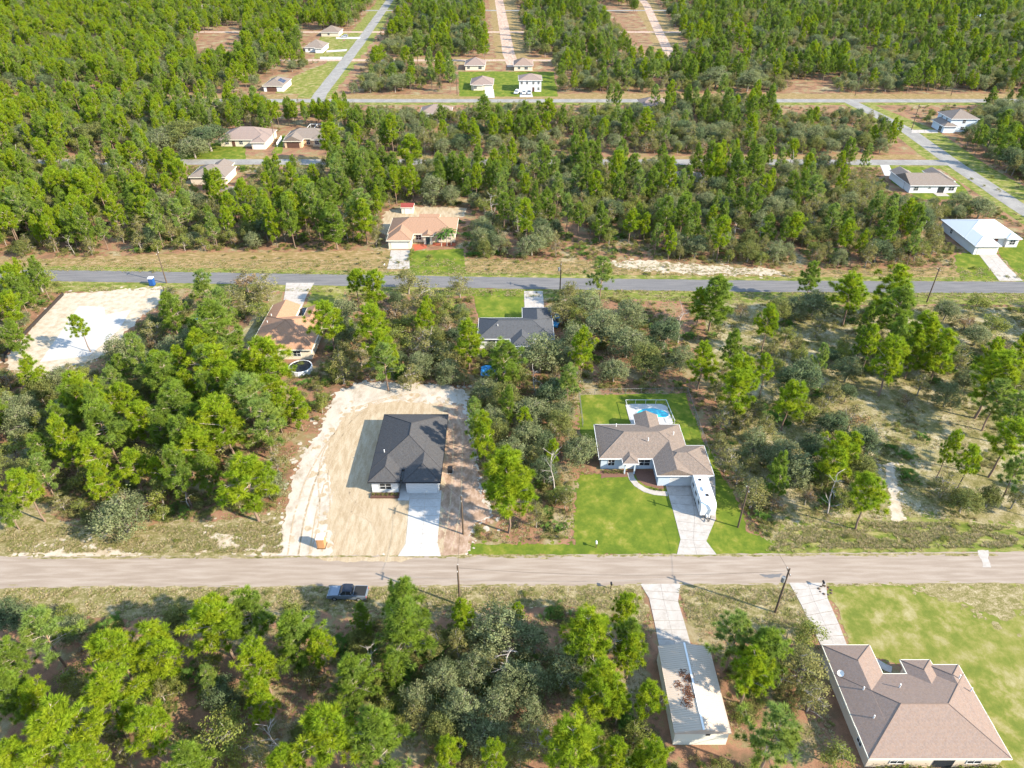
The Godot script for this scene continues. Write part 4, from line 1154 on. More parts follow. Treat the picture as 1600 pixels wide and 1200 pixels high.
# d: blocks [x0, x1, z0, z1, ridge axis, hipped low end, hipped high end, open porch], windows [x, z, face, w, h, y], doors [x, z, face, w, h, material, name, panels]
func house(nm: String, label: String, d: Dictionary) -> Node3D:
	var b0: Array = d.blocks[0]
	var o := Vector3((b0[0] + b0[1]) / 2.0, 0, (b0[2] + b0[3]) / 2.0)
	var root := base(nm, o)
	tag(root, label, "house")
	var eave: float = d.get("eave", 2.75)
	var pitch: float = d.get("pitch", 0.44)
	var over: float = d.get("over", 0.45)
	var walls := Geo.new()
	var roof := Geo.new()
	var cap: Geo = Geo.new() if d.get("caps", true) else null
	var fascia := Geo.new()
	for r in d.blocks:
		var e: float = r[8] if r.size() > 8 else eave
		roof_block(roof, cap, r, e, pitch, o, r == b0)
		fascia_ring(fascia, r, e, o)
		keep_clear(PackedVector2Array([Vector2(r[0] - 1, r[2] - 1), Vector2(r[1] + 1, r[2] - 1), Vector2(r[1] + 1, r[3] + 1), Vector2(r[0] - 1, r[3] + 1)]))
		var lo := Vector3(r[0] + over - o.x, -0.05, r[2] + over - o.z)
		var hi := Vector3(r[1] - over - o.x, e - 0.03, r[3] - over - o.z)
		if r.size() > 7 and r[7]:
			for px in [lo.x + 0.1, hi.x - 0.1]:
				for pz in [lo.z + 0.1, hi.z - 0.1]:
					walls.box(Vector3(px - 0.12, 0, pz - 0.12), Vector3(px + 0.12, e - 0.03, pz + 0.12))
		else:
			walls.box(lo, hi)
			var hf := (hi.z - lo.z) / 2 if r[4] == "x" else (hi.x - lo.x) / 2
			for s in 2:
				if not r[5 + s]:
					var mid := (lo + hi) / 2
					if r[4] == "x":
						var xx := hi.x if s else lo.x
						walls.tri(Vector3(xx, e - 0.03, lo.z), Vector3(xx, e - 0.03, hi.z), Vector3(xx, e + hf * pitch, mid.z))
					else:
						var zz := hi.z if s else lo.z
						walls.tri(Vector3(lo.x, e - 0.03, zz), Vector3(hi.x, e - 0.03, zz), Vector3(mid.x, e + hf * pitch, zz))
	part(walls, "wall", root, d.wall)
	part(roof, "roof", root, d.roof)
	if cap:
		part(cap, "ridge_cap", root, d.roof)
	part(fascia, "fascia", root, d.get("trim", M.trim))
	for w in d.get("windows", []):
		window(root, Vector3(w[0] - o.x, w[5], w[1] - o.z), w[2], w[3], w[4], d.get("frames", null))
	for w in d.get("doors", []):
		door(root, Vector3(w[0] - o.x, 0, w[1] - o.z), w[2], w[3], w[4], w[5], w[6], w[7])
	for v in d.get("vents", []):
		var g := Geo.new()
		g.tube(Vector3(v[0] - o.x, v[2] - 0.3, v[1] - o.z), Vector3(v[0] - o.x, v[2] + 0.4, v[1] - o.z), 0.09, 0.09, 6)
		part(g, "vent_pipe", root, M.trim)
	return root


func houses() -> void:
	# the new house with the black roof
	var a := house("new_house", "new white house with black shingle roof on bare sand lot", {
		"blocks": [[-24.25, -12.1, -107.2, -91.6, "z", true, true], [-24.28, -18.95, -99, -88.4, "z", false, true], [-18.45, -12.05, -99, -88.4, "z", false, true]],
		"eave": 2.9, "wall": M.white, "roof": M.roof_dark, "trim": M.black,
		"windows": [[-21.5, -88.84, "s", 1.9, 1.3, 1.6]],
		"doors": [[-18.7, -91.98, "s", 1.0, 2.2, M.blue_grey, "door", 1], [-15.2, -88.84, "s", 4.9, 2.3, M.white, "garage_door", 4]], "vents": [[-22.4, -95.2, 3.9]]})
	part_box(a, "planter", -24.0, -19.2, -88.7, -87.5, 0.0, 0.3, M.brown)
	part_box(a, "porch_slab", -19.3, -17.4, -91.9, -87.0, 0.0, 0.1, M.concrete_white)
	part_box(a, "stone_skirt", -23.84, -19.4, -88.86, -88.78, 0.0, 0.8, M.grey_wall)
	var ac := base("air_conditioner", Vector3(-11.0, 0, -94.2))
	tag(ac, "black air conditioner unit beside the black-roofed new house", "air conditioner")
	var g := Geo.new()
	g.box(Vector3(-0.4, 0.08, -0.45), Vector3(0.45, 1.0, 0.45))
	part(g, "casing", ac, M.black)
	g = Geo.new()
	g.box(Vector3(-0.55, 0, -0.6), Vector3(0.6, 0.08, 0.6))
	part(g, "pad", ac, M.concrete)
	for i in 6:
		var sh := bush(Vector3(-23.6 + i * 0.8, 0.3, -88.1), 0.35, "small young shrub in the brown planter of the new house", "planter shrubs")
		sh.name = named("shrub")
	# the pool house
	var b := house("pool_house", "blue-grey house with taupe hip roof, pool and travel trailer", {
		"blocks": [[15.3, 31.2, -104.3, -94.6, "x", true, true], [24.7, 31.24, -102, -90.2, "z", true, false], [24.8, 34.5, -98.2, -90.25, "x", true, true], [23.0, 27.6, -107.3, -100, "z", false, true, true], [19.3, 22.1, -98, -93.2, "z", false, true, true]],
		"wall": M.blue_grey, "roof": M.roof_taupe, "trim": M.white,
		"windows": [[17.6, -95.05, "s", 1.1, 1.4, 1.5], [23.4, -95.05, "s", 2.0, 1.4, 1.5], [15.75, -99, "w", 1.0, 1.3, 1.5]],
		"doors": [[20.8, -95.04, "s", 1.1, 2.2, M.white, "door", 1], [29.6, -90.7, "s", 4.9, 2.3, M.white, "garage_door", 4]], "vents": [[19.1, -102.3, 4.1], [24.2, -97.6, 4.6], [29, -99.3, 4.6]]})
	for i in 5:
		bush(Vector3(16.6 + i * 0.75, 0, -94.0), 0.45, "clipped green shrub under the window of the pool house", "shrubs along the pool house front")
	for i in 3:
		bush(Vector3(24.0 + i * 0.8, 0, -89.8 + i * 0.2), 0.35, "small shrub in the curved mulch bed by the garage", "shrubs in the curved mulch bed")
	walkway([20.9, -94.0, 21.0, -92.4, 21.6, -90.9, 22.8, -89.6, 24.3, -88.9, 26.6, -88.6], 1.1)
	pool()
	# big brown roof by the road
	var c := house("brown_roofed_house", "big beige house with brown hip roof on the wide lawn", {
		"blocks": [[41.1, 57.6, -53.0, -42.2, "x", true, true], [41.06, 47.35, -57.2, -46, "z", true, false], [50.4, 54.3, -55.0, -47, "z", true, false], [53.6, 57.63, -54.3, -46, "z", true, false]],
		"wall": M.beige, "roof": M.roof_brown, "trim": M.cream_pale, "pitch": 0.42,
		"windows": [[45.0, -42.65, "s", 1.6, 1.2, 1.5], [54.0, -42.65, "s", 1.6, 1.2, 1.5], [41.55, -45, "w", 1.0, 1.2, 1.5], [41.55, -50, "w", 1.0, 1.2, 1.5]],
		"doors": [[44.2, -56.75, "n", 4.9, 2.2, M.white, "garage_door", 4], [50.5, -42.64, "s", 2.4, 2.1, M.glass, "sliding_door", 1]], "vents": [[43.4, -50.2, 3.9], [43.2, -46.6, 3.8], [47.9, -50.4, 4.2], [56.3, -52, 3.6], [57.0, -50.4, 3.4]]})
	var dish := Geo.new()
	for i in 10:
		var p0 := Vector3(cos(TAU * i / 10) * 0.42, 0.12, sin(TAU * i / 10) * 0.42)
		var p1 := Vector3(cos(TAU * (i + 1) / 10) * 0.42, 0.12, sin(TAU * (i + 1) / 10) * 0.42)
		dish.tri(Vector3.ZERO, p0, p1)
	dish.tube(Vector3.ZERO, Vector3(0, -0.5, 0), 0.03, 0.03, 5)
	var dm := part(dish, "satellite_dish", c, M.trim)
	dm.position = Vector3(41.6 - 49.35, 3.5, -52.6 + 47.6)
	dm.rotation = Vector3(0.7, 0, 0.5)
	for i in 7:
		bush(Vector3(42.6 + i * 0.95, 0, -41.3), 1.25, "dense green hedge shrub along the brown-roofed house", "hedge along the brown-roofed house")
	for i in 6:
		bush(Vector3(52.4 + i * 0.95, 0, -41.3), 1.25, "dense green hedge shrub along the brown-roofed house", "hedge along the brown-roofed house")
	walkway([47.4, -57.6, 48.3, -56.9, 49.6, -55.7, 50.3, -55.3], 1.1)
	# cream metal garage
	var e := house("metal_garage", "long cream metal garage with low ribbed roof under the pines", {
		"blocks": [[19.3, 25.95, -56.9, -45.2, "z", false, false]], "eave": 2.9, "pitch": 0.2, "over": 0.12, "wall": M.cream_pale, "roof": M.roof_cream, "trim": M.roof_cream, "caps": false,
		"doors": [[22.6, -56.78, "n", 3.6, 2.4, M.white, "garage_door", 5]]})
	var ribs := Geo.new()
	for i in 40:
		var z := -5.75 + i * 0.295
		ribs.tube(Vector3(-3.32, 2.93, z), Vector3(0, 3.595, z), 0.025, 0.025, 4)
		ribs.tube(Vector3(3.32, 2.93, z), Vector3(0, 3.595, z), 0.025, 0.025, 4)
	tag(part(ribs, "roof_ribs", e, M.roof_cream), "", "", "", "stuff")
	part_box(e, "ridge_strip", 22.5, 22.75, -56.95, -45.15, 3.58, 3.66, M.trim)
	part_box(e, "wall_vent", 23.1, 23.6, -45.33, -45.27, 2.1, 2.45, M.black)
	tag(e, "", "garage")
	var lp := Geo.new()
	for i in 9:
		var xx := 20.6 + rng.randf() * 1.8
		for j in 70:
			var dx := rng.randfn() * 0.3
			lp.col = Color(0.2, 0.09, 0.05) * rng.randf_range(0.6, 1.2)
			leaf_clump(lp, Vector3(xx + dx, 2.97 + (xx + dx - 19.3) * 0.2, -52.6 + i * 0.5 + rng.randfn() * 0.3), Vector3(rng.randfn() - 0.4, 3, rng.randfn()).normalized(), 0.1)
	tag(part(lp, "pine_needle_litter", self, M.leaf), "brown pine needle litter lying on the metal garage roof", "litter", "", "stuff")
	# tan house with palms
	house("tan_roofed_house", "cream house with tan roof, palms and red mulch beds", {
		"blocks": [[-36.1, -16.2, -205.3, -193.2, "x", true, true], [-35.7, -28.5, -200, -188.4, "z", false, true], [-26.0, -22.6, -199, -191.6, "z", false, false], [-28, -22, -208.2, -202, "x", false, false]],
		"wall": M.cream, "roof": M.roof_tan, "trim": M.cream_pale,
		"windows": [[-27.2, -193.65, "s", 1.5, 1.4, 1.5], [-20.6, -193.65, "s", 2.0, 1.4, 1.5]],
		"doors": [[-32.1, -188.84, "s", 4.9, 2.3, M.cream_pale, "garage_door", 4], [-24.3, -192.04, "s", 1.1, 2.3, M.door_dark, "door", 1]]})
	palm(Vector3(-18.8, 0, -191.0), 4.6, "palm with pale trunk and drooping fronds before the tan-roofed house")
	palm(Vector3(-17.6, 0, -191.6), 4.0, "palm with pale trunk and drooping fronds before the tan-roofed house")
	palm(Vector3(-20.4, 0, -190.8), 3.4, "palm with pale trunk and drooping fronds before the tan-roofed house")
	house("garden_shed", "small cream shed with dark red roof behind the tan-roofed house", {
		"blocks": [[-35.2, -31.2, -219.2, -215.4, "x", false, false]], "eave": 2.1, "over": 0.2, "wall": M.cream_pale, "roof": M.roof_red, "trim": M.cream_pale, "caps": false,
		"doors": [[-33.2, -215.58, "s", 1.5, 1.9, M.white, "door", 1]]}).set_meta("category", "shed")
	for i in 3:
		bush(Vector3(-28.4, 0, -186.5 + i * 2.6), 0.9, "round green shrub beside the driveway of the tan-roofed house", "shrubs along the tan house driveway")
	bush(Vector3(-22.6, 0, -182.5), 0.8, "single bush on the lawn of the tan-roofed house", "")
	# tan house seen from behind
	house("terracotta_roofed_house", "house with terracotta shingle roof among pines, above-ground pool behind", {
		"blocks": [[-57.4, -43.4, -145.2, -130.4, "x", true, true], [-57.43, -50.6, -150.6, -139, "z", false, false], [-48.8, -44.4, -149.2, -140, "z", false, false]],
		"wall": M.cream, "roof": M.roof_terracotta, "trim": M.cream_pale, "windows": [[-47, -130.85, "s", 1.6, 1.3, 1.5], [-52, -130.85, "s", 1.6, 1.3, 1.5], [-43.85, -137, "e", 1.2, 1.2, 1.5]],
		"doors": [[-54, -150.15, "n", 4.9, 2.2, M.white, "garage_door", 4]], "vents": [[-55.8, -144, 3.6], [-55.9, -141, 3.5]]})
	var pool_wall := base("above_ground_pool", Vector3(-45.2, 0, -126.3))
	tag(pool_wall, "round above-ground swimming pool with white panel wall", "pool")
	for i in 20:
		var q := Geo.new()
		var t0 := TAU * i / 20 + 0.012
		var t1 := TAU * (i + 1) / 20 - 0.012
		var r0 := 2.5
		q.quad(Vector3(cos(t0) * r0, 0, sin(t0) * r0), Vector3(cos(t1) * r0, 0, sin(t1) * r0), Vector3(cos(t1) * r0, 1.2, sin(t1) * r0), Vector3(cos(t0) * r0, 1.2, sin(t0) * r0))
		q.quad(Vector3(cos(t0) * r0, 1.2, sin(t0) * r0), Vector3(cos(t1) * r0, 1.2, sin(t1) * r0), Vector3(cos(t1) * 2.3, 1.22, sin(t1) * 2.3), Vector3(cos(t0) * 2.3, 1.22, sin(t0) * 2.3))
		part(q, "panel", pool_wall, M.white)
	var wt := Geo.new()
	for i in 20:
		wt.tri(Vector3(0, 1.0, 0), Vector3(cos(TAU * i / 20) * 2.45, 1.0, sin(TAU * i / 20) * 2.45), Vector3(cos(TAU * (i + 1) / 20) * 2.45, 1.0, sin(TAU * (i + 1) / 20) * 2.45))
	part(wt, "water", pool_wall, M.black)
	# charcoal house
	house("charcoal_roofed_house", "white house with charcoal hip roof and sandy front lawn", {
		"blocks": [[-7.7, 9.4, -144.4, -134.9, "x", true, true], [2.4, 9.2, -149.3, -138, "z", true, false], [-0.4, 4.8, -140, -131.9, "z", false, true]],
		"wall": M.grey_wall, "roof": M.roof_charcoal, "trim": M.white, "windows": [[-4.5, -135.35, "s", 1.5, 1.3, 1.5], [2.2, -132.35, "s", 1.5, 1.3, 1.5]],
		"doors": [[5.8, -148.85, "n", 4.9, 2.2, M.white, "garage_door", 4], [-2.2, -135.34, "s", 2.2, 2.1, M.glass, "sliding_door", 1]], "vents": [[-3.2, -138.2, 4.2]]})
	# white metal roof
	house("white_metal_roofed_house", "white house with white metal hip roof by the second road", {
		"blocks": [[129.6, 145.7, -204.2, -190.5, "x", true, true], [129.55, 137.0, -197, -184.6, "z", false, true], [141.4, 145.66, -196, -189.6, "z", false, true]],
		"wall": M.white, "roof": M.roof_white, "trim": M.white, "pitch": 0.36, "windows": [[130.05, -188, "w", 1.0, 1.2, 1.5], [130.05, -193, "w", 1.0, 1.2, 1.5], [130.05, -198, "w", 1.0, 1.2, 1.5], [143.5, -190.05, "s", 1.5, 1.3, 1.5]],
		"doors": [[133.3, -185.05, "s", 4.9, 2.3, M.cream_pale, "garage_door", 4], [139.2, -190.94, "s", 1.1, 2.2, M.brown, "door", 1]]})
	# grey house at the corner
	house("corner_house", "white house with grey hip roof and back patio by the street corner", {
		"blocks": [[134.0, 150.6, -245, -233.8, "x", false, true], [133.8, 140.3, -249.6, -238, "z", false, false], [145.2, 151.3, -249.2, -238, "z", false, false]],
		"wall": M.white, "roof": M.roof_greybrown, "trim": M.white, "windows": [[136.5, -234.25, "s", 1.4, 1.2, 1.5], [148.4, -234.25, "s", 1.8, 1.2, 1.5], [141.0, -234.25, "s", 0.8, 0.6, 1.8]],
		"doors": [[145, -234.24, "s", 2.2, 2.1, M.glass, "sliding_door", 1]]})
	var patio := Geo.new()
	patio.box(Vector3(142.6, 0, -234.2), Vector3(146.8, 0.1, -231.2))
	tag(part(patio, "patio", self, M.concrete), "", "", "", "structure")
	# two-storey pale blue house
	house("two_storey_house", "pale blue two-storey house with grey roof at the side street", {
		"blocks": [[184, 196, -319, -307, "x", true, true, false, 5.4], [181, 187, -316, -305.5, "z", false, true, false, 2.8]], "wall": M.pale_blue, "roof": M.roof_greybrown, "trim": M.white,
		"windows": [[184.46, -311, "w", 1.0, 1.3, 4.2], [184.46, -315, "w", 1.0, 1.3, 4.2], [190, -307.46, "s", 1.2, 1.3, 4.2], [181.46, -308.5, "w", 2.2, 2.0, 1.1], [190, -307.46, "s", 1.2, 1.3, 1.5]]})
	house("pink_roofed_house", "cream house with pinkish brown hip roof and deep front lawn", {
		"blocks": [[-116.6, -97.2, -301, -286.5, "x", true, true], [-103, -96.9, -294, -282.6, "z", false, true]], "wall": M.cream, "roof": M.roof_pink, "trim": M.cream_pale,
		"windows": [[-113.6, -286.95, "s", 1.4, 1.3, 1.5], [-108, -286.95, "s", 1.4, 1.3, 1.5]], "doors": [[-111, -286.94, "s", 1.2, 2.2, M.brown, "door", 1], [-99.9, -283.05, "s", 4.4, 2.2, M.white, "garage_door", 4]]})
	house("orange_walled_house", "orange-beige house with grey-brown roof and screened pool cage behind", {
		"blocks": [[-91, -74, -299, -288, "x", true, true], [-90.6, -83, -294, -284.6, "z", false, false], [-80, -75.5, -294, -286.4, "z", false, true]], "wall": M.orange_beige, "roof": M.roof_greybrown, "trim": M.cream_pale, "pitch": 0.5,
		"windows": [[-81.6, -288.45, "s", 1.3, 2.0, 1.4], [-77.7, -286.85, "s", 1.5, 1.3, 1.5]], "doors": [[-86.8, -285.05, "s", 4.9, 2.2, M.brown, "garage_door", 4]]})
	var cage := base("pool_enclosure", Vector3(-79, 0, -304))
	tag(cage, "white framed screen enclosure over the pool of the orange-beige house", "pool enclosure")
	for i in 5:
		var bm := Geo.new()
		var x := -6.0 + i * 3.0
		bm.box(Vector3(x - 0.06, 0, -4), Vector3(x + 0.06, 3.2, -3.88))
		bm.box(Vector3(x - 0.06, 3.1, -4), Vector3(x + 0.06, 3.22, 4))
		bm.box(Vector3(x - 0.06, 0, 3.88), Vector3(x + 0.06, 3.2, 4))
		part(bm, "frame", cage, M.white)
	var rail := Geo.new()
	rail.box(Vector3(-6, 3.05, -4.02), Vector3(6, 3.2, -3.9))
	rail.box(Vector3(-6, 3.05, 3.9), Vector3(6, 3.2, 4.02))
	part(rail, "top_rail", cage, M.white)
	house("pine_screened_house", "house with grey-brown gabled roof half hidden by pines, beside third road", {
		"blocks": [[-112, -99, -254, -242, "x", true, true], [-108, -101, -258, -248, "z", false, false]], "wall": M.beige, "roof": M.roof_greybrown, "trim": M.cream_pale, "windows": [[-105, -242.45, "s", 1.4, 1.2, 1.5]]})
	house("grey_shed", "small pale shed with grey roof among pines near third road", {
		"blocks": [[-97, -92, -234, -229, "x", true, true]], "eave": 2.3, "wall": M.grey_wall, "roof": M.roof_greybrown, "trim": M.trim, "caps": false, "windows": [[-94.5, -229.45, "s", 1.0, 1.0, 1.4]]}).set_meta("category", "shed")
	var n := house("solar_house", "white house with brown roof and black solar panels by cross street", {
		"blocks": [[-126, -115.3, -396, -379.3, "z", true, true]], "wall": M.white, "roof": M.roof_greybrown, "trim": M.cream_pale, "doors": [[-121.5, -379.74, "s", 5.0, 2.3, M.brown, "garage_door", 4]], "windows": [[-115.74, -388, "e", 1.2, 1.2, 1.5]]})
	for i in 2:
		for j in 3:
			var sp := Geo.new()
			var y0 := 2.75 + (1.0 + i * 1.5) * 0.44 + 0.06
			sp.quad(Vector3(5.35 - 1.0 - i * 1.5, y0, -2.0 + j * 1.9), Vector3(5.35 - 1.0 - i * 1.5, y0, -0.2 + j * 1.9), Vector3(5.35 - 2.4 - i * 1.5, y0 + 0.616, -0.2 + j * 1.9), Vector3(5.35 - 2.4 - i * 1.5, y0 + 0.616, -2.0 + j * 1.9))
			part(sp, "solar_panel", n, M.solar)
	house("roadside_house", "pale house with grey-brown roof and two white driveways by cross street", {"blocks": [[-130, -117.8, -500, -484, "x", true, true], [-123, -117.9, -496, -481, "z", false, true]], "wall": M.white, "roof": M.roof_greybrown, "trim": M.trim, "windows": [[-127, -484.45, "s", 1.4, 1.3, 1.5], [-118.3, -491, "e", 1.4, 1.3, 1.5]]})
	house("roadside_house", "beige house with taupe roof and silver car by cross street", {"blocks": [[-132.5, -119.5, -556, -541, "x", true, true]], "wall": M.beige, "roof": M.roof_taupe, "trim": M.trim, "windows": [[-127, -541.45, "s", 1.4, 1.3, 1.5], [-119.96, -548, "e", 1.4, 1.3, 1.5]]})
	house("twin_house", "cream house with brown roof backing onto the dirt road by trees", {"blocks": [[-26.8, -15.0, -444, -430, "x", true, true]], "wall": M.cream, "roof": M.roof_pink, "trim": M.trim, "windows": [[-24.5, -430.45, "s", 1.4, 1.2, 1.5], [-18, -430.45, "s", 1.8, 1.4, 1.4]]})
	house("twin_house", "cream house with brown roof and white driveway beside two-storey house", {"blocks": [[-21.2, -9.4, -397, -382.5, "z", true, true], [-20, -14.5, -390, -381.6, "z", false, true]], "wall": M.cream, "roof": M.roof_pink, "trim": M.trim, "windows": [[-18.6, -382.0, "s", 1.4, 1.2, 1.5]], "doors": [[-11.9, -382.94, "s", 4.4, 2.2, M.cream_pale, "garage_door", 4]]})
	house("white_two_storey_house", "white two-storey house with brown roof and parked vehicles", {"blocks": [[3.2, 15.2, -391, -379, "x", true, true, false, 5.5]], "wall": M.white, "roof": M.roof_pink, "trim": M.trim, "pitch": 0.36, "windows": [[4.9, -379.45, "s", 1.0, 1.3, 4.2], [7.6, -379.45, "s", 1.0, 1.3, 4.2], [10.8, -379.45, "s", 1.0, 1.3, 4.2], [13.4, -379.45, "s", 1.0, 1.3, 4.2], [13.4, -379.45, "s", 1.0, 1.3, 1.5]], "doors": [[6.4, -379.44, "s", 4.4, 2.2, M.white, "garage_door", 4], [10.8, -379.44, "s", 1.1, 2.2, M.brown, "door", 1]]})
	house("twin_house", "cream house with dark brown roof behind the white two-storey house", {"blocks": [[0.8, 12.0, -443, -429, "x", true, true]], "wall": M.cream, "roof": M.roof_brown, "trim": M.trim, "windows": [[4, -429.45, "s", 1.4, 1.2, 1.5], [8, -429.45, "s", 1.8, 1.4, 1.4]]})
	house("tree_screened_house", "house with pinkish roof screened by oaks along fourth road", {"blocks": [[-41, -27, -338, -326, "x", true, true]], "wall": M.white, "roof": M.roof_pink, "trim": M.trim, "windows": [[-37, -326.45, "s", 1.4, 1.2, 1.5]]})
	house("tree_screened_house", "house with reddish brown roof showing above pines along fourth road", {"blocks": [[59, 73, -352, -341, "x", true, true]], "wall": M.beige, "roof": M.roof_pink, "trim": M.trim})
	house("white_walled_house", "white house glimpsed between the pines of the middle wood", {"blocks": [[53, 66, -247, -238, "x", true, true]], "wall": M.white, "roof": M.roof_greybrown, "trim": M.white, "windows": [[57, -238.45, "s", 1.4, 1.2, 1.5]]})
	house("distant_house", "small white house far off in a clearing east of the dirt road", {"blocks": [[352, 372, -612, -598, "x", true, true]], "wall": M.white, "roof": M.roof_white, "trim": M.white})
	house("distant_house", "small pale house far off beside a sandy clearing, west of the streets", {"blocks": [[-262, -246, -668, -654, "x", true, true]], "wall": M.white, "roof": M.roof_pink, "trim": M.white})


func part_box(h: Node3D, nm: String, x0: float, x1: float, z0: float, z1: float, y0: float, y1: float, mat: Material) -> void:
	var g := Geo.new()
	var o := h.position
	g.box(Vector3(x0 - o.x, y0, z0 - o.z), Vector3(x1 - o.x, y1, z1 - o.z))
	part(g, nm, h, mat)


var bush_proto: Node3D
func bush(at: Vector3, r: float, label: String, group: String) -> Node3D:
	var o := base("shrub", at)
	tag(o, label, "shrub", group)
	var m := part(tree_meshes[5][3 if r > 0.7 else 1], "foliage", o)
	m.scale = Vector3.ONE * r
	m.rotation.y = rng.randf() * TAU
	return o


func walkway(line: Array, w: float) -> void:
	var c := pts_of(line)
	var root := base("walkway", Vector3.ZERO)
	tag(root, "", "", "", "structure")
	for i in c.size() - 1:
		var d := (c[i + 1] - c[i]).normalized().orthogonal() * w / 2
		var d2 := (c[mini(i + 2, c.size() - 1)] - c[i + 1]).normalized().orthogonal() * w / 2 if i + 2 < c.size() else d
		part(sheet_mesh(PackedVector2Array([c[i] + d, c[i + 1] + d2, c[i + 1] - d2, c[i] - d]), 0.07, M.concrete, 0.07), "slab", root)


func pool() -> void:
	var deck := base("pool_deck", Vector3(26.9, 0, -111))
	tag(deck, "", "", "", "structure")
	var outline := PackedVector2Array([Vector2(-4.2, -3.3), Vector2(3.9, -3.3), Vector2(4.35, 3.4), Vector2(-4.0, 3.4)])
	var hole := PackedVector2Array()
	for i in 26:
		var a := TAU * i / 26
		var r := 1.0 + 0.16 * cos(2 * a + 0.6)
		hole.append(Vector2(0.8 + cos(a) * 2.75 * r, -0.5 + sin(a) * 1.75 * r + maxf(0.0, cos(a)) * 0.9))
	var n := Geo.new()
	# the deck as a ring between the outline and the pool edge
	for i in hole.size():
		var p := hole[i]
		var q := hole[(i + 1) % hole.size()]
		var po := edge_hit(p, outline)
		var qo := edge_hit(q, outline)
		n.quad(Vector3(p.x, 0.1, p.y), Vector3(q.x, 0.1, q.y), Vector3(qo.x, 0.1, qo.y), Vector3(po.x, 0.1, po.y))
	for k in 4:
		var a := outline[k]
		var b := outline[(k + 1) % 4]
		n.quad(Vector3(a.x, 0.1, a.y), Vector3(b.x, 0.1, b.y), Vector3(b.x, 0.0, b.y), Vector3(a.x, 0.0, a.y))
	part(n, "paving", deck, M.concrete_white)
	var basin := base("swimming_pool", Vector3(26.9, 0, -111))
	tag(basin, "turquoise freeform swimming pool behind the taupe-roofed house", "swimming pool")
	part(sheet_mesh(hole, 0.06, M.pool_water), "water", basin)
	var cop := Geo.new()
	for i in hole.size():
		cop.tube(Vector3(hole[i].x, 0.1, hole[i].y), Vector3(hole[(i + 1) % hole.size()].x, 0.1, hole[(i + 1) % hole.size()].y), 0.07, 0.07, 5)
	part(cop, "coping", basin, M.white)
	var cage := base("pool_fence", Vector3(26.9, 0, -111))
	tag(cage, "white framed pool screen rail round the turquoise pool deck", "pool fence")
	for k in 3:
		var a: Vector2 = [outline[3], outline[0], outline[1]][k]
		var b: Vector2 = [outline[0], outline[1], outline[2]][k]
		var r := Geo.new()
		r.tube(Vector3(a.x, 1.1, a.y), Vector3(b.x, 1.1, b.y), 0.045, 0.045, 5)
		part(r, "rail", cage, M.white)
		for j in 5:
			var p := a.lerp(b, j / 4.0)
			var g := Geo.new()
			g.tube(Vector3(p.x, 0.1, p.y), Vector3(p.x, 1.12, p.y), 0.04, 0.04, 5)
			part(g, "post", cage, M.white)


func edge_hit(p: Vector2, outline: PackedVector2Array) -> Vector2:
	var c := Vector2(0.4, 0.0)
	for k in outline.size():
		var h = Geometry2D.segment_intersects_segment(c, c + (p - c).normalized() * 30.0, outline[k], outline[(k + 1) % outline.size()])
		if h != null:
			return h
	return p


# ------------------------------------------------------------------ poles, vehicles and small things
func pole(x: float, z: float, h: float, label: String, transformer := false) -> Vector3:
	var o := base("utility_pole", Vector3(x, 0, z))
	tag(o, label, "utility pole", "utility poles along the roads")
	var g := Geo.new()
	g.tube(Vector3.ZERO, Vector3(0, h, 0), 0.17, 0.12, 8)
	part(g, "post", o, M.wood_pole)
	g = Geo.new()
	g.box(Vector3(-0.05, h - 0.75, -0.7), Vector3(0.05, h - 0.63, 0.7))
	part(g, "crossarm", o, M.wood_pole)
	for s in [-0.6, 0.6]:
		g = Geo.new()
		g.tube(Vector3(0, h - 0.63, s), Vector3(0, h - 0.42, s), 0.05, 0.04, 6)
		part(g, "insulator", o, M.white)
	if transformer:
		g = Geo.new()
		g.tube(Vector3(-0.42, h - 2.6, 0.05), Vector3(-0.42, h - 1.7, 0.05), 0.27, 0.27, 10)
		part(g, "transformer", o, M.galv)
	return Vector3(x, h - 0.45, z)


func wire(a: Vector3, b: Vector3, sag: float, label: String) -> void:
	var g := Geo.new()
	var p := a
	for i in range(1, 13):
		var f := i / 12.0
		var q := a.lerp(b, f) + Vector3.DOWN * sag * 4.0 * f * (1.0 - f)
		g.tube(p, q, 0.018, 0.018, 4)
		p = q
	tag(part(g, "power_line", self, M.black), label, "power line", "power lines")


func wheel(o: Node3D, at: Vector3, r: float, w: float) -> void:
	var g := Geo.new()
	g.tube(at + Vector3(0, 0, -w / 2), at + Vector3(0, 0, w / 2), r, r, 14)
	g.tube(at + Vector3(0, 0, w / 2), at + Vector3(0, 0, -w / 2), r, r, 14)
	var t := part(g, "wheel", o, M.rubber)
	var h := Geo.new()
	for s in [-1.0, 1.0]:
		h.tube(at, at + Vector3(0, 0, s * (w / 2 + 0.015)), r * 0.6, r * 0.55, 10)
	part(h, "rim", t, M.metal)


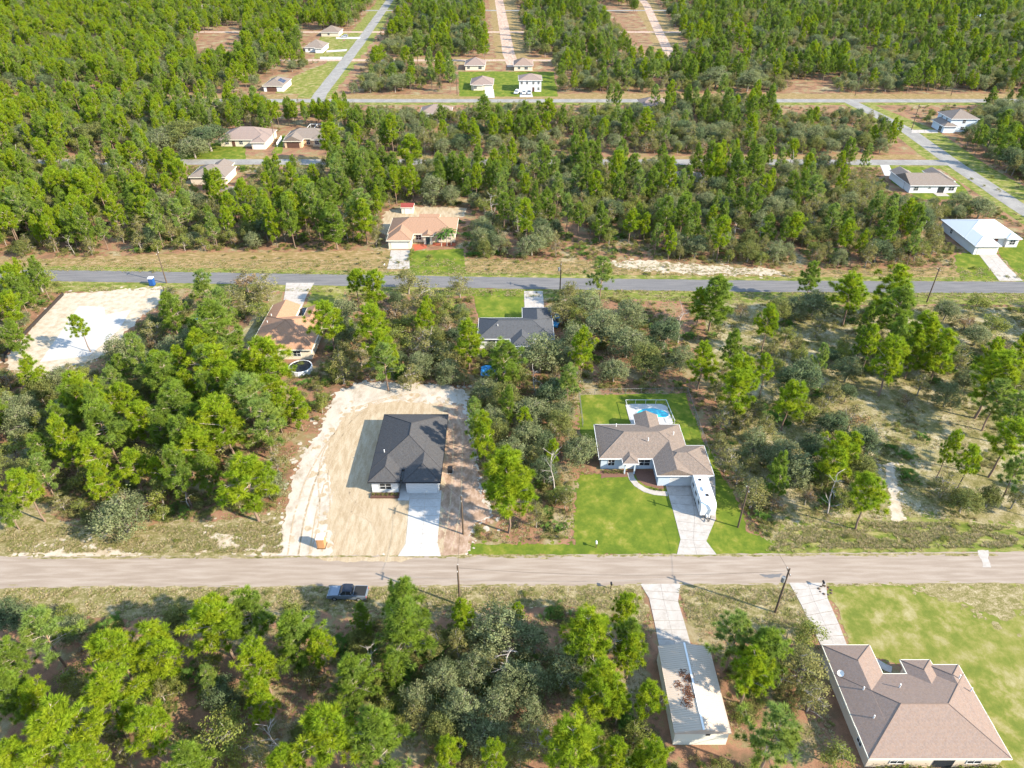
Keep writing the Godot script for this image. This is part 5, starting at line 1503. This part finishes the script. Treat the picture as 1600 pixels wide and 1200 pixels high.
func car(nm: String, label: String, at: Vector3, turn: float, paint: Material, kind: String, group := "") -> Node3D:
	var o := base(nm, at, turn)
	tag(o, label, "pickup truck" if kind == "pickup" else "car", group)
	var L := 2.85 if kind == "pickup" else 2.35
	var body := Geo.new()
	var hw := func(y: float) -> float: return 0.98 - 0.1 * clampf((y - 0.75) / 0.4, 0.0, 1.0) - 0.08 * clampf((0.55 - y) / 0.25, 0.0, 1.0)
	if kind == "pickup":
		body.prism([Vector2(-L, 0.45), Vector2(-L - 0.03, 0.75), Vector2(-L + 0.05, 1.0), Vector2(-L + 0.4, 1.1), Vector2(-1.25, 1.2), Vector2(0.95, 1.22), Vector2(0.96, 0.9), Vector2(L - 0.06, 0.9), Vector2(L, 0.5), Vector2(L - 0.4, 0.36), Vector2(-L + 0.4, 0.36)], hw)
	else:
		body.prism([Vector2(-L, 0.42), Vector2(-L - 0.02, 0.72), Vector2(-L + 0.25, 0.95), Vector2(-1.0, 1.05), Vector2(L - 0.1, 1.1), Vector2(L, 0.6), Vector2(L - 0.3, 0.34), Vector2(-L + 0.3, 0.34)], hw)
	part(body, "body", o, paint)
	var cab := Geo.new()
	var chw := func(y: float) -> float: return 0.86 - 0.2 * clampf((y - 1.1) / 0.7, 0.0, 1.0)
	var c0 := -1.3 if kind == "pickup" else -1.05
	var c1 := 0.95 if kind == "pickup" else 2.2
	var top := 1.86 if kind == "pickup" else 1.72
	cab.prism([Vector2(c0, 1.1), Vector2(c0 + 0.75, top - 0.06), Vector2(c0 + 1.0, top - 0.02), Vector2(c1 - 0.3, top - 0.04), Vector2(c1, 1.1)], chw)
	part(cab, "window_band", o, M.glass)
	var rf := Geo.new()
	rf.prism([Vector2(c0 + 0.66, top - 0.06), Vector2(c0 + 1.0, top + 0.02), Vector2(c1 - 0.4, top), Vector2(c1 - 0.2, top - 0.09)], func(y: float) -> float: return 0.72)
	part(rf, "roof", o, M.paint_dark if kind == "pickup" else paint)
	for s in [-1.0, 1.0]:
		var pl := Geo.new()
		for f in [c0 + 0.08, (c0 + c1) / 2.0 + 0.1, c1 - 0.12]:
			var lean := 0.7 if f < c0 + 0.1 else (-0.22 if f > c1 - 0.2 else 0.0)
			pl.tube(Vector3(f, 1.1, s * 0.87), Vector3(f + lean, top - 0.05, s * 0.685), 0.045, 0.045, 4)
		part(pl, "pillar", o, paint)
		var hl := Geo.new()
		hl.box(Vector3(-L - 0.02, 0.74, s * 0.72 - 0.16), Vector3(-L + 0.08, 0.92, s * 0.72 + 0.16))
		part(hl, "headlight", o, M.metal)
		var tl := Geo.new()
		tl.box(Vector3(L - 0.1, 0.72, s * 0.82 - 0.09), Vector3(L + 0.02, 1.0, s * 0.82 + 0.09))
		part(tl, "tail_light", o, M.paint_red)
		var mr := Geo.new()
		mr.box(Vector3(c0 + 0.35, 1.15, s * 1.0 - 0.1), Vector3(c0 + 0.5, 1.35, s * 1.0 + 0.1))
		part(mr, "mirror", o, paint)
		for f in [-L * 0.64, L * 0.6]:
			wheel(o, Vector3(f, 0.38, s * 0.84), 0.38, 0.26)
	if kind == "pickup":
		for s in [-1.0, 1.0]:
			var side := Geo.new()
			side.box(Vector3(0.98, 0.88, s * 0.93 - 0.04), Vector3(L - 0.05, 1.22, s * 0.93 + 0.04))
			part(side, "bed_side", o, paint)
		var gate := Geo.new()
		gate.box(Vector3(L - 0.1, 0.6, -0.86), Vector3(L - 0.02, 1.24, 0.86))
		part(gate, "tailgate", o, paint)
		var cover := Geo.new()
		cover.box(Vector3(0.99, 1.16, -0.885), Vector3(L - 0.11, 1.235, 0.885))
		part(cover, "bed_cover", o, M.rubber)
		var bp := Geo.new()
		bp.box(Vector3(-L - 0.1, 0.42, -0.93), Vector3(-L + 0.05, 0.62, 0.93))
		part(bp, "bumper", o, M.metal)
	return o


func trailer() -> void:
	var o := base("travel_trailer", Vector3(32.0, 0, -86.6))
	tag(o, "white travel trailer parked on the driveway beside the garage", "travel trailer")
	var b := Geo.new()
	b.col = Color.WHITE
	var prof := []
	for p in [Vector2(-3.6, 0.55), Vector2(-3.62, 2.9), Vector2(-3.45, 3.02), Vector2(3.1, 3.05), Vector2(3.5, 2.75), Vector2(3.72, 1.9), Vector2(3.6, 0.6)]:
		prof.append(p)
	b.prism(prof, func(y: float) -> float: return 1.22)
	var body := part(b, "body", o, M.vinyl)
	body.rotation.y = -PI / 2
	var roof := Geo.new()
	roof.box(Vector3(-1.18, 3.04, -3.4), Vector3(1.18, 3.08, 3.1))
	part(roof, "roof_membrane", o, M.white)
	var acu := Geo.new()
	acu.box(Vector3(-0.4, 3.08, -0.3), Vector3(0.4, 3.36, 0.6))
	part(acu, "air_conditioner", o, M.trim)
	for v in [[-0.3, -2.2], [0.1, 1.5]]:
		var h := Geo.new()
		h.box(Vector3(v[0] - 0.22, 3.08, v[1] - 0.22), Vector3(v[0] + 0.22, 3.2, v[1] + 0.22))
		part(h, "roof_hatch", o, M.black)
	for z in [-2.3, -0.2, 1.8]:
		var w := Geo.new()
		w.box(Vector3(-1.25, 1.6, z - 0.5), Vector3(-1.2, 2.2, z + 0.5))
		part(w, "window", o, M.glass)
	var st := Geo.new()
	st.box(Vector3(-1.245, 0.9, -3.4), Vector3(-1.205, 1.25, 3.3))
	part(st, "stripe", o, M.paint_silver)
	var dr := Geo.new()
	dr.box(Vector3(-1.26, 0.7, 2.55), Vector3(-1.2, 2.5, 3.15))
	part(dr, "door", o, M.trim)
	for z in [-0.55, 0.35]:
		for s in [-1.0, 1.0]:
			var g := Geo.new()
			g.tube(Vector3(s * 0.95, 0.35, z), Vector3(s * 1.18, 0.35, z), 0.34, 0.34, 12)
			part(g, "wheel", o, M.rubber)
	var hitch := Geo.new()
	hitch.tube(Vector3(-0.7, 0.55, 3.5), Vector3(0, 0.5, 4.9), 0.06, 0.06, 5)
	hitch.tube(Vector3(0.7, 0.55, 3.5), Vector3(0, 0.5, 4.9), 0.06, 0.06, 5)
	hitch.tube(Vector3(0, 0.06, 4.5), Vector3(0, 0.7, 4.5), 0.05, 0.05, 5)
	part(hitch, "hitch", o, M.black)
	for s in [-0.2, 0.2]:
		var t := Geo.new()
		t.tube(Vector3(s, 0.55, 3.95), Vector3(s, 1.0, 3.95), 0.16, 0.14, 8)
		part(t, "gas_bottle", o, M.white)


func toilet(x: float, z: float, wall: Material, label: String, roof: Material) -> void:
	var o := base("portable_toilet", Vector3(x, 0, z))
	tag(o, label, "portable toilet")
	var g := Geo.new()
	g.box(Vector3(-0.58, 0.08, -0.58), Vector3(0.58, 2.1, 0.58))
	part(g, "cabin", o, wall)
	g = Geo.new()
	g.quad(Vector3(-0.64, 2.1, 0.64), Vector3(0.64, 2.1, 0.64), Vector3(0.5, 2.34, 0.4), Vector3(-0.5, 2.34, 0.4))
	g.quad(Vector3(-0.64, 2.1, -0.64), Vector3(0.64, 2.1, -0.64), Vector3(0.5, 2.34, -0.4), Vector3(-0.5, 2.34, -0.4))
	g.quad(Vector3(-0.64, 2.1, -0.64), Vector3(-0.64, 2.1, 0.64), Vector3(-0.5, 2.34, 0.4), Vector3(-0.5, 2.34, -0.4))
	g.quad(Vector3(0.64, 2.1, -0.64), Vector3(0.64, 2.1, 0.64), Vector3(0.5, 2.34, 0.4), Vector3(0.5, 2.34, -0.4))
	g.quad(Vector3(-0.5, 2.34, -0.4), Vector3(0.5, 2.34, -0.4), Vector3(0.5, 2.34, 0.4), Vector3(-0.5, 2.34, 0.4))
	g.box(Vector3(-0.62, 2.04, -0.62), Vector3(0.62, 2.1, 0.62))
	part(g, "roof", o, roof)
	g = Geo.new()
	g.box(Vector3(-0.4, 0.15, 0.58), Vector3(0.4, 1.95, 0.62))
	part(g, "door", o, wall)
	g = Geo.new()
	g.box(Vector3(-0.66, 0, -0.66), Vector3(0.66, 0.08, 0.66))
	part(g, "skid", o, M.rubber)


func mailbox(x: float, z: float, label: String, mat: Material) -> void:
	var o := base("mailbox", Vector3(x, 0, z))
	tag(o, label, "mailbox", "roadside mailboxes")
	var g := Geo.new()
	g.box(Vector3(-0.06, 0, -0.06), Vector3(0.06, 1.05, 0.06))
	part(g, "post", o, M.wood_pole)
	g = Geo.new()
	g.prism([Vector2(-0.13, 1.05), Vector2(-0.13, 1.22), Vector2(-0.06, 1.3), Vector2(0.06, 1.3), Vector2(0.13, 1.22), Vector2(0.13, 1.05)], func(y: float) -> float: return 0.26)
	part(g, "box", o, mat)


func fence_line(nm: String, label: String, pts: Array, h: float, gap: float, mat: Material, solid: bool) -> void:
	var c := pts_of(pts)
	var o := base(nm, Vector3(c[0].x, 0, c[0].y))
	tag(o, label, "fence")
	for i in c.size() - 1:
		var n := maxi(1, int(c[i].distance_to(c[i + 1]) / gap))
		for j in n + (1 if i == c.size() - 2 else 0):
			var p := c[i].lerp(c[i + 1], float(j) / n) - c[0]
			var g := Geo.new()
			g.tube(Vector3(p.x, 0, p.y), Vector3(p.x, h + 0.05, p.y), 0.04, 0.04, 5)
			part(g, "post", o, mat)
			if j < n:
				var q := c[i].lerp(c[i + 1], float(j + 1) / n) - c[0]
				var r := Geo.new()
				if solid:
					var s := (q - p).orthogonal().normalized() * 0.02
					r.quad(Vector3(p.x + s.x, 0.02, p.y + s.y), Vector3(q.x + s.x, 0.02, q.y + s.y), Vector3(q.x + s.x, h, q.y + s.y), Vector3(p.x + s.x, h, p.y + s.y))
					r.quad(Vector3(p.x - s.x, 0.02, p.y - s.y), Vector3(q.x - s.x, 0.02, q.y - s.y), Vector3(q.x - s.x, h, q.y - s.y), Vector3(p.x - s.x, h, p.y - s.y))
					part(r, "panel", o, mat)
				else:
					r.tube(Vector3(p.x, h, p.y), Vector3(q.x, h, q.y), 0.025, 0.025, 4)
					r.tube(Vector3(p.x, 0.1, p.y), Vector3(q.x, 0.1, q.y), 0.015, 0.015, 4)
					for m in 10:
						var a := p.lerp(q, m / 10.0)
						var b := p.lerp(q, (m + 1) / 10.0)
						r.tube(Vector3(a.x, 0.1, a.y), Vector3(b.x, h, b.y), 0.006, 0.006, 3)
						r.tube(Vector3(a.x, h, a.y), Vector3(b.x, 0.1, b.y), 0.006, 0.006, 3)
					part(r, "wire_panel", o, mat)


func small_things() -> void:
	var p1 := pole(37.6, -64.4, 9.4, "wooden pole with grey transformer by the beige concrete driveway", true)
	var p2 := pole(-7.8, -79.4, 8.4, "wooden pole on the graded soil beside the new house driveway")
	var p3 := pole(-7.5, -65.6, 8.6, "wooden pole across the road from the new house")
	var p4 := pole(36.6, -80.9, 9.0, "wooden pole at the edge of the trailer lot lawn")
	var p5 := pole(12.2, -161.6, 9.0, "wooden pole by the driveway of the charcoal-roofed house", true)
	var p6 := pole(103.6, -157.0, 9.5, "dark pole on the second road verge near the white metal roof")
	var p7 := pole(-90.4, -167.4, 9.0, "wooden pole beside the blue portable toilet")
	var p8 := pole(170.6, -310.6, 10.5, "tall pole near the two-storey blue house")
	var p9 := pole(170.4, -371, 10.5, "pole on the fourth road verge near the street junction")
	var p10 := pole(218, -371, 10.5, "pole on the fourth road verge past the junction")
	var p11 := pole(-27.3, -372, 10.5, "tall pole on the lawn beside the cream house driveway")
	var p12 := pole(-95.8, -291, 9.0, "pole standing before the pink-roofed house")
	wire(p2, p3, 0.4, "thin cable across the sandy road by the new house")
	wire(p1, p4, 0.6, "thin cable across the sandy road by the trailer driveway")
	wire(p3, p1, 1.2, "thin cable along the wood beside the sandy road")
	wire(p5, p6, 1.8, "thin cable along the second road")
	wire(p5, p7, 2.0, "thin cable along the second road verge")
	wire(p9, p10, 1.0, "thin cable along the fourth road")
	wire(p2, Vector3(-13, 3.2, -90), 0.3, "thin service cable to the new house")
	wire(p8, p9, 1.5, "thin cable along the side street")
	var tr := car("pickup_truck", "slate grey pickup truck with black roof and bed cover parked on the sandy roadside", Vector3(-23.9, 0.03, -67.3), 0.0, M.paint_slate, "pickup")
	tr.rotation.y = -0.03
	car("parked_car", "blue car beside the charcoal-roofed house under the oaks", Vector3(10.6, 0.05, -146.3), 1.2, M.paint_blue, "suv")
	car("parked_car", "dark car on the driveway of the terracotta-roofed house", Vector3(-49.8, 0.05, -150.4), -1.4, M.paint_dark, "suv")
	car("parked_car", "white car on the lawn of the white two-storey house", Vector3(2.4, 0.05, -375.5), 1.3, M.paint_white, "suv", "cars of the two-storey house")
	car("parked_car", "white car on the driveway before the two-storey garage", Vector3(6.0, 0.07, -375.0), PI / 2, M.paint_white, "suv", "cars of the two-storey house")
	car("parked_car", "silver car on the driveway of the white two-storey house", Vector3(8.6, 0.07, -375.0), PI / 2, M.paint_silver, "suv", "cars of the two-storey house")
	car("parked_car", "silver car on the driveway of the taupe-roofed roadside house", Vector3(-115.5, 0.07, -538.5), 0.1, M.paint_silver, "suv")
	trailer()
	toilet(-29.9, -76.9, M.toilet_tan, "tan portable toilet with white roof on the white sand", M.white)
	toilet(-93.6, -166.3, M.toilet_blue, "blue portable toilet with white roof on the second road verge", M.white)
	mailbox(45.9, -68.9, "dark mailbox in a ring of stones by the beige driveway", M.black)
	mailbox(14.6, -68.6, "dark bent mailbox on the sandy verge near the garage driveway", M.black)
	mailbox(13.2, -76.6, "small white mailbox on the lawn of the pool house", M.white)
	mailbox(-34.6, -176.2, "white mailbox beside the driveway of the tan-roofed house", M.white)
	for i in 9:
		var st := Geo.new()
		var a := TAU * i / 9
		for k in 7:
			var b0 := TAU * k / 7
			var b1 := TAU * (k + 1) / 7
			var q := 0.18 + 0.05 * sin(i * 3.0)
			st.tri(Vector3(0, q, 0), Vector3(cos(b0) * q, q * 0.5, sin(b0) * q), Vector3(cos(b1) * q, q * 0.5, sin(b1) * q))
			st.quad(Vector3(cos(b0) * q, q * 0.5, sin(b0) * q), Vector3(cos(b1) * q, q * 0.5, sin(b1) * q), Vector3(cos(b1) * q * 1.1, 0, sin(b1) * q * 1.1), Vector3(cos(b0) * q * 1.1, 0, sin(b0) * q * 1.1))
		var so := part(st, "stone", self, M.wood_pole)
		so.position = Vector3(46.2 + cos(a) * 0.9, 0.02, -68.3 + sin(a) * 0.8)
		tag(so, "brown edging stone in the ring round the dark mailbox", "stone", "ring of stones round the mailbox")
	fence_line("chain_link_fence", "grey chain-link fence round the pool house back lawn", [13.6, -107, 13.7, -117.6, 35.9, -118.2, 35.8, -98.5], 1.3, 2.8, M.galv, false)
	fence_line("silt_fence", "black fabric silt fence along the sand lot with the slab", [-110.5, -129.5, -112.2, -132.3, -113.9, -160.8], 0.8, 2.2, M.silt, true)
	fence_line("silt_fence", "black fabric silt fence on the side of the slab lot by the pines", [-87.6, -158.5, -89.5, -163.5], 0.8, 2.2, M.silt, true)
	fence_line("vinyl_fence", "white vinyl fence beside the terracotta-roofed house", [-39.7, -147.5, -38.8, -134], 1.7, 2.4, M.vinyl, true)
	fence_line("vinyl_fence", "white vinyl fence between the pink-roofed and orange-beige houses", [-94.4, -296, -93.6, -286], 1.8, 2.4, M.vinyl, true)
	# blue tarps and yard things
	var tarp := Geo.new()
	for i in 6:
		for j in 4:
			var h := func(a: int, b: int) -> float: return 0.5 + 0.45 * sin(a * 1.1) * cos(b * 0.9)
			tarp.quad(Vector3(i * 0.9, h.call(i, j), j * 0.8), Vector3((i + 1) * 0.9, h.call(i + 1, j), j * 0.8), Vector3((i + 1) * 0.9, h.call(i + 1, j + 1), (j + 1) * 0.8), Vector3(i * 0.9, h.call(i, j + 1), (j + 1) * 0.8))
	var t1 := part(tarp, "blue_tarp", self, M.tarp)
	t1.position = Vector3(-76.5, 0.1, -149.5)
	tag(t1, "blue tarpaulin heap among pines beside the foundation slab lot", "tarpaulin")
	var t2 := part(tarp, "blue_tarp", self, M.tarp)
	t2.position = Vector3(-6.6, 0.1, -127.0)
	tag(t2, "bright blue tarpaulin behind the charcoal-roofed house", "tarpaulin")


func _ready() -> void:
	rng.seed = 20240
	var cam := Camera3D.new()
	cam.name = "camera"
	cam.position = Vector3(0, CAM_HEIGHT, 0)
	cam.rotation_degrees.x = -35.0
	cam.fov = 56.82
	cam.near = 0.5
	cam.far = 6000.0
	add_child(cam)
	var we := WorldEnvironment.new()
	we.name = "environment"
	var env := Environment.new()
	env.background_mode = Environment.BG_SKY
	var sky := Sky.new()
	var sm := ProceduralSkyMaterial.new()
	sm.sky_top_color = lin(0.22, 0.34, 0.54)
	sm.sky_horizon_color = lin(0.55, 0.66, 0.8)
	sm.sky_curve = 0.15
	sm.ground_bottom_color = lin(0.2, 0.19, 0.13)
	sm.ground_horizon_color = lin(0.4, 0.42, 0.4)
	sm.sky_energy_multiplier = 1.12
	sky.sky_material = sm
	env.sky = sky
	env.tonemap_mode = Environment.TONE_MAPPER_LINEAR
	env.tonemap_exposure = 3.15
	env.sdfgi_enabled = true
	env.ssao_enabled = true
	env.ssil_enabled = true
	we.environment = env
	add_child(we)
	var sun := DirectionalLight3D.new()
	sun.name = "sun"
	sun.light_energy = 1.6
	sun.light_angular_distance = 0.5
	sun.light_color = lin(1.0, 0.91, 0.76)
	sun.shadow_enabled = true
	add_child(sun)
	var to := Vector3(-0.9135 * cos(deg_to_rad(31.0)), -sin(deg_to_rad(31.0)), -0.4067 * cos(deg_to_rad(31.0)))
	sun.look_at_from_position(Vector3(0, 200, 0), Vector3(0, 200, 0) + to)
	materials()
	ground()
	print("ground ", Time.get_ticks_msec())
	plant_meshes()
	print("plants ", Time.get_ticks_msec())
	houses()
	small_things()
	print("houses ", Time.get_ticks_msec())
	woods()
	print("woods ", Time.get_ticks_msec())
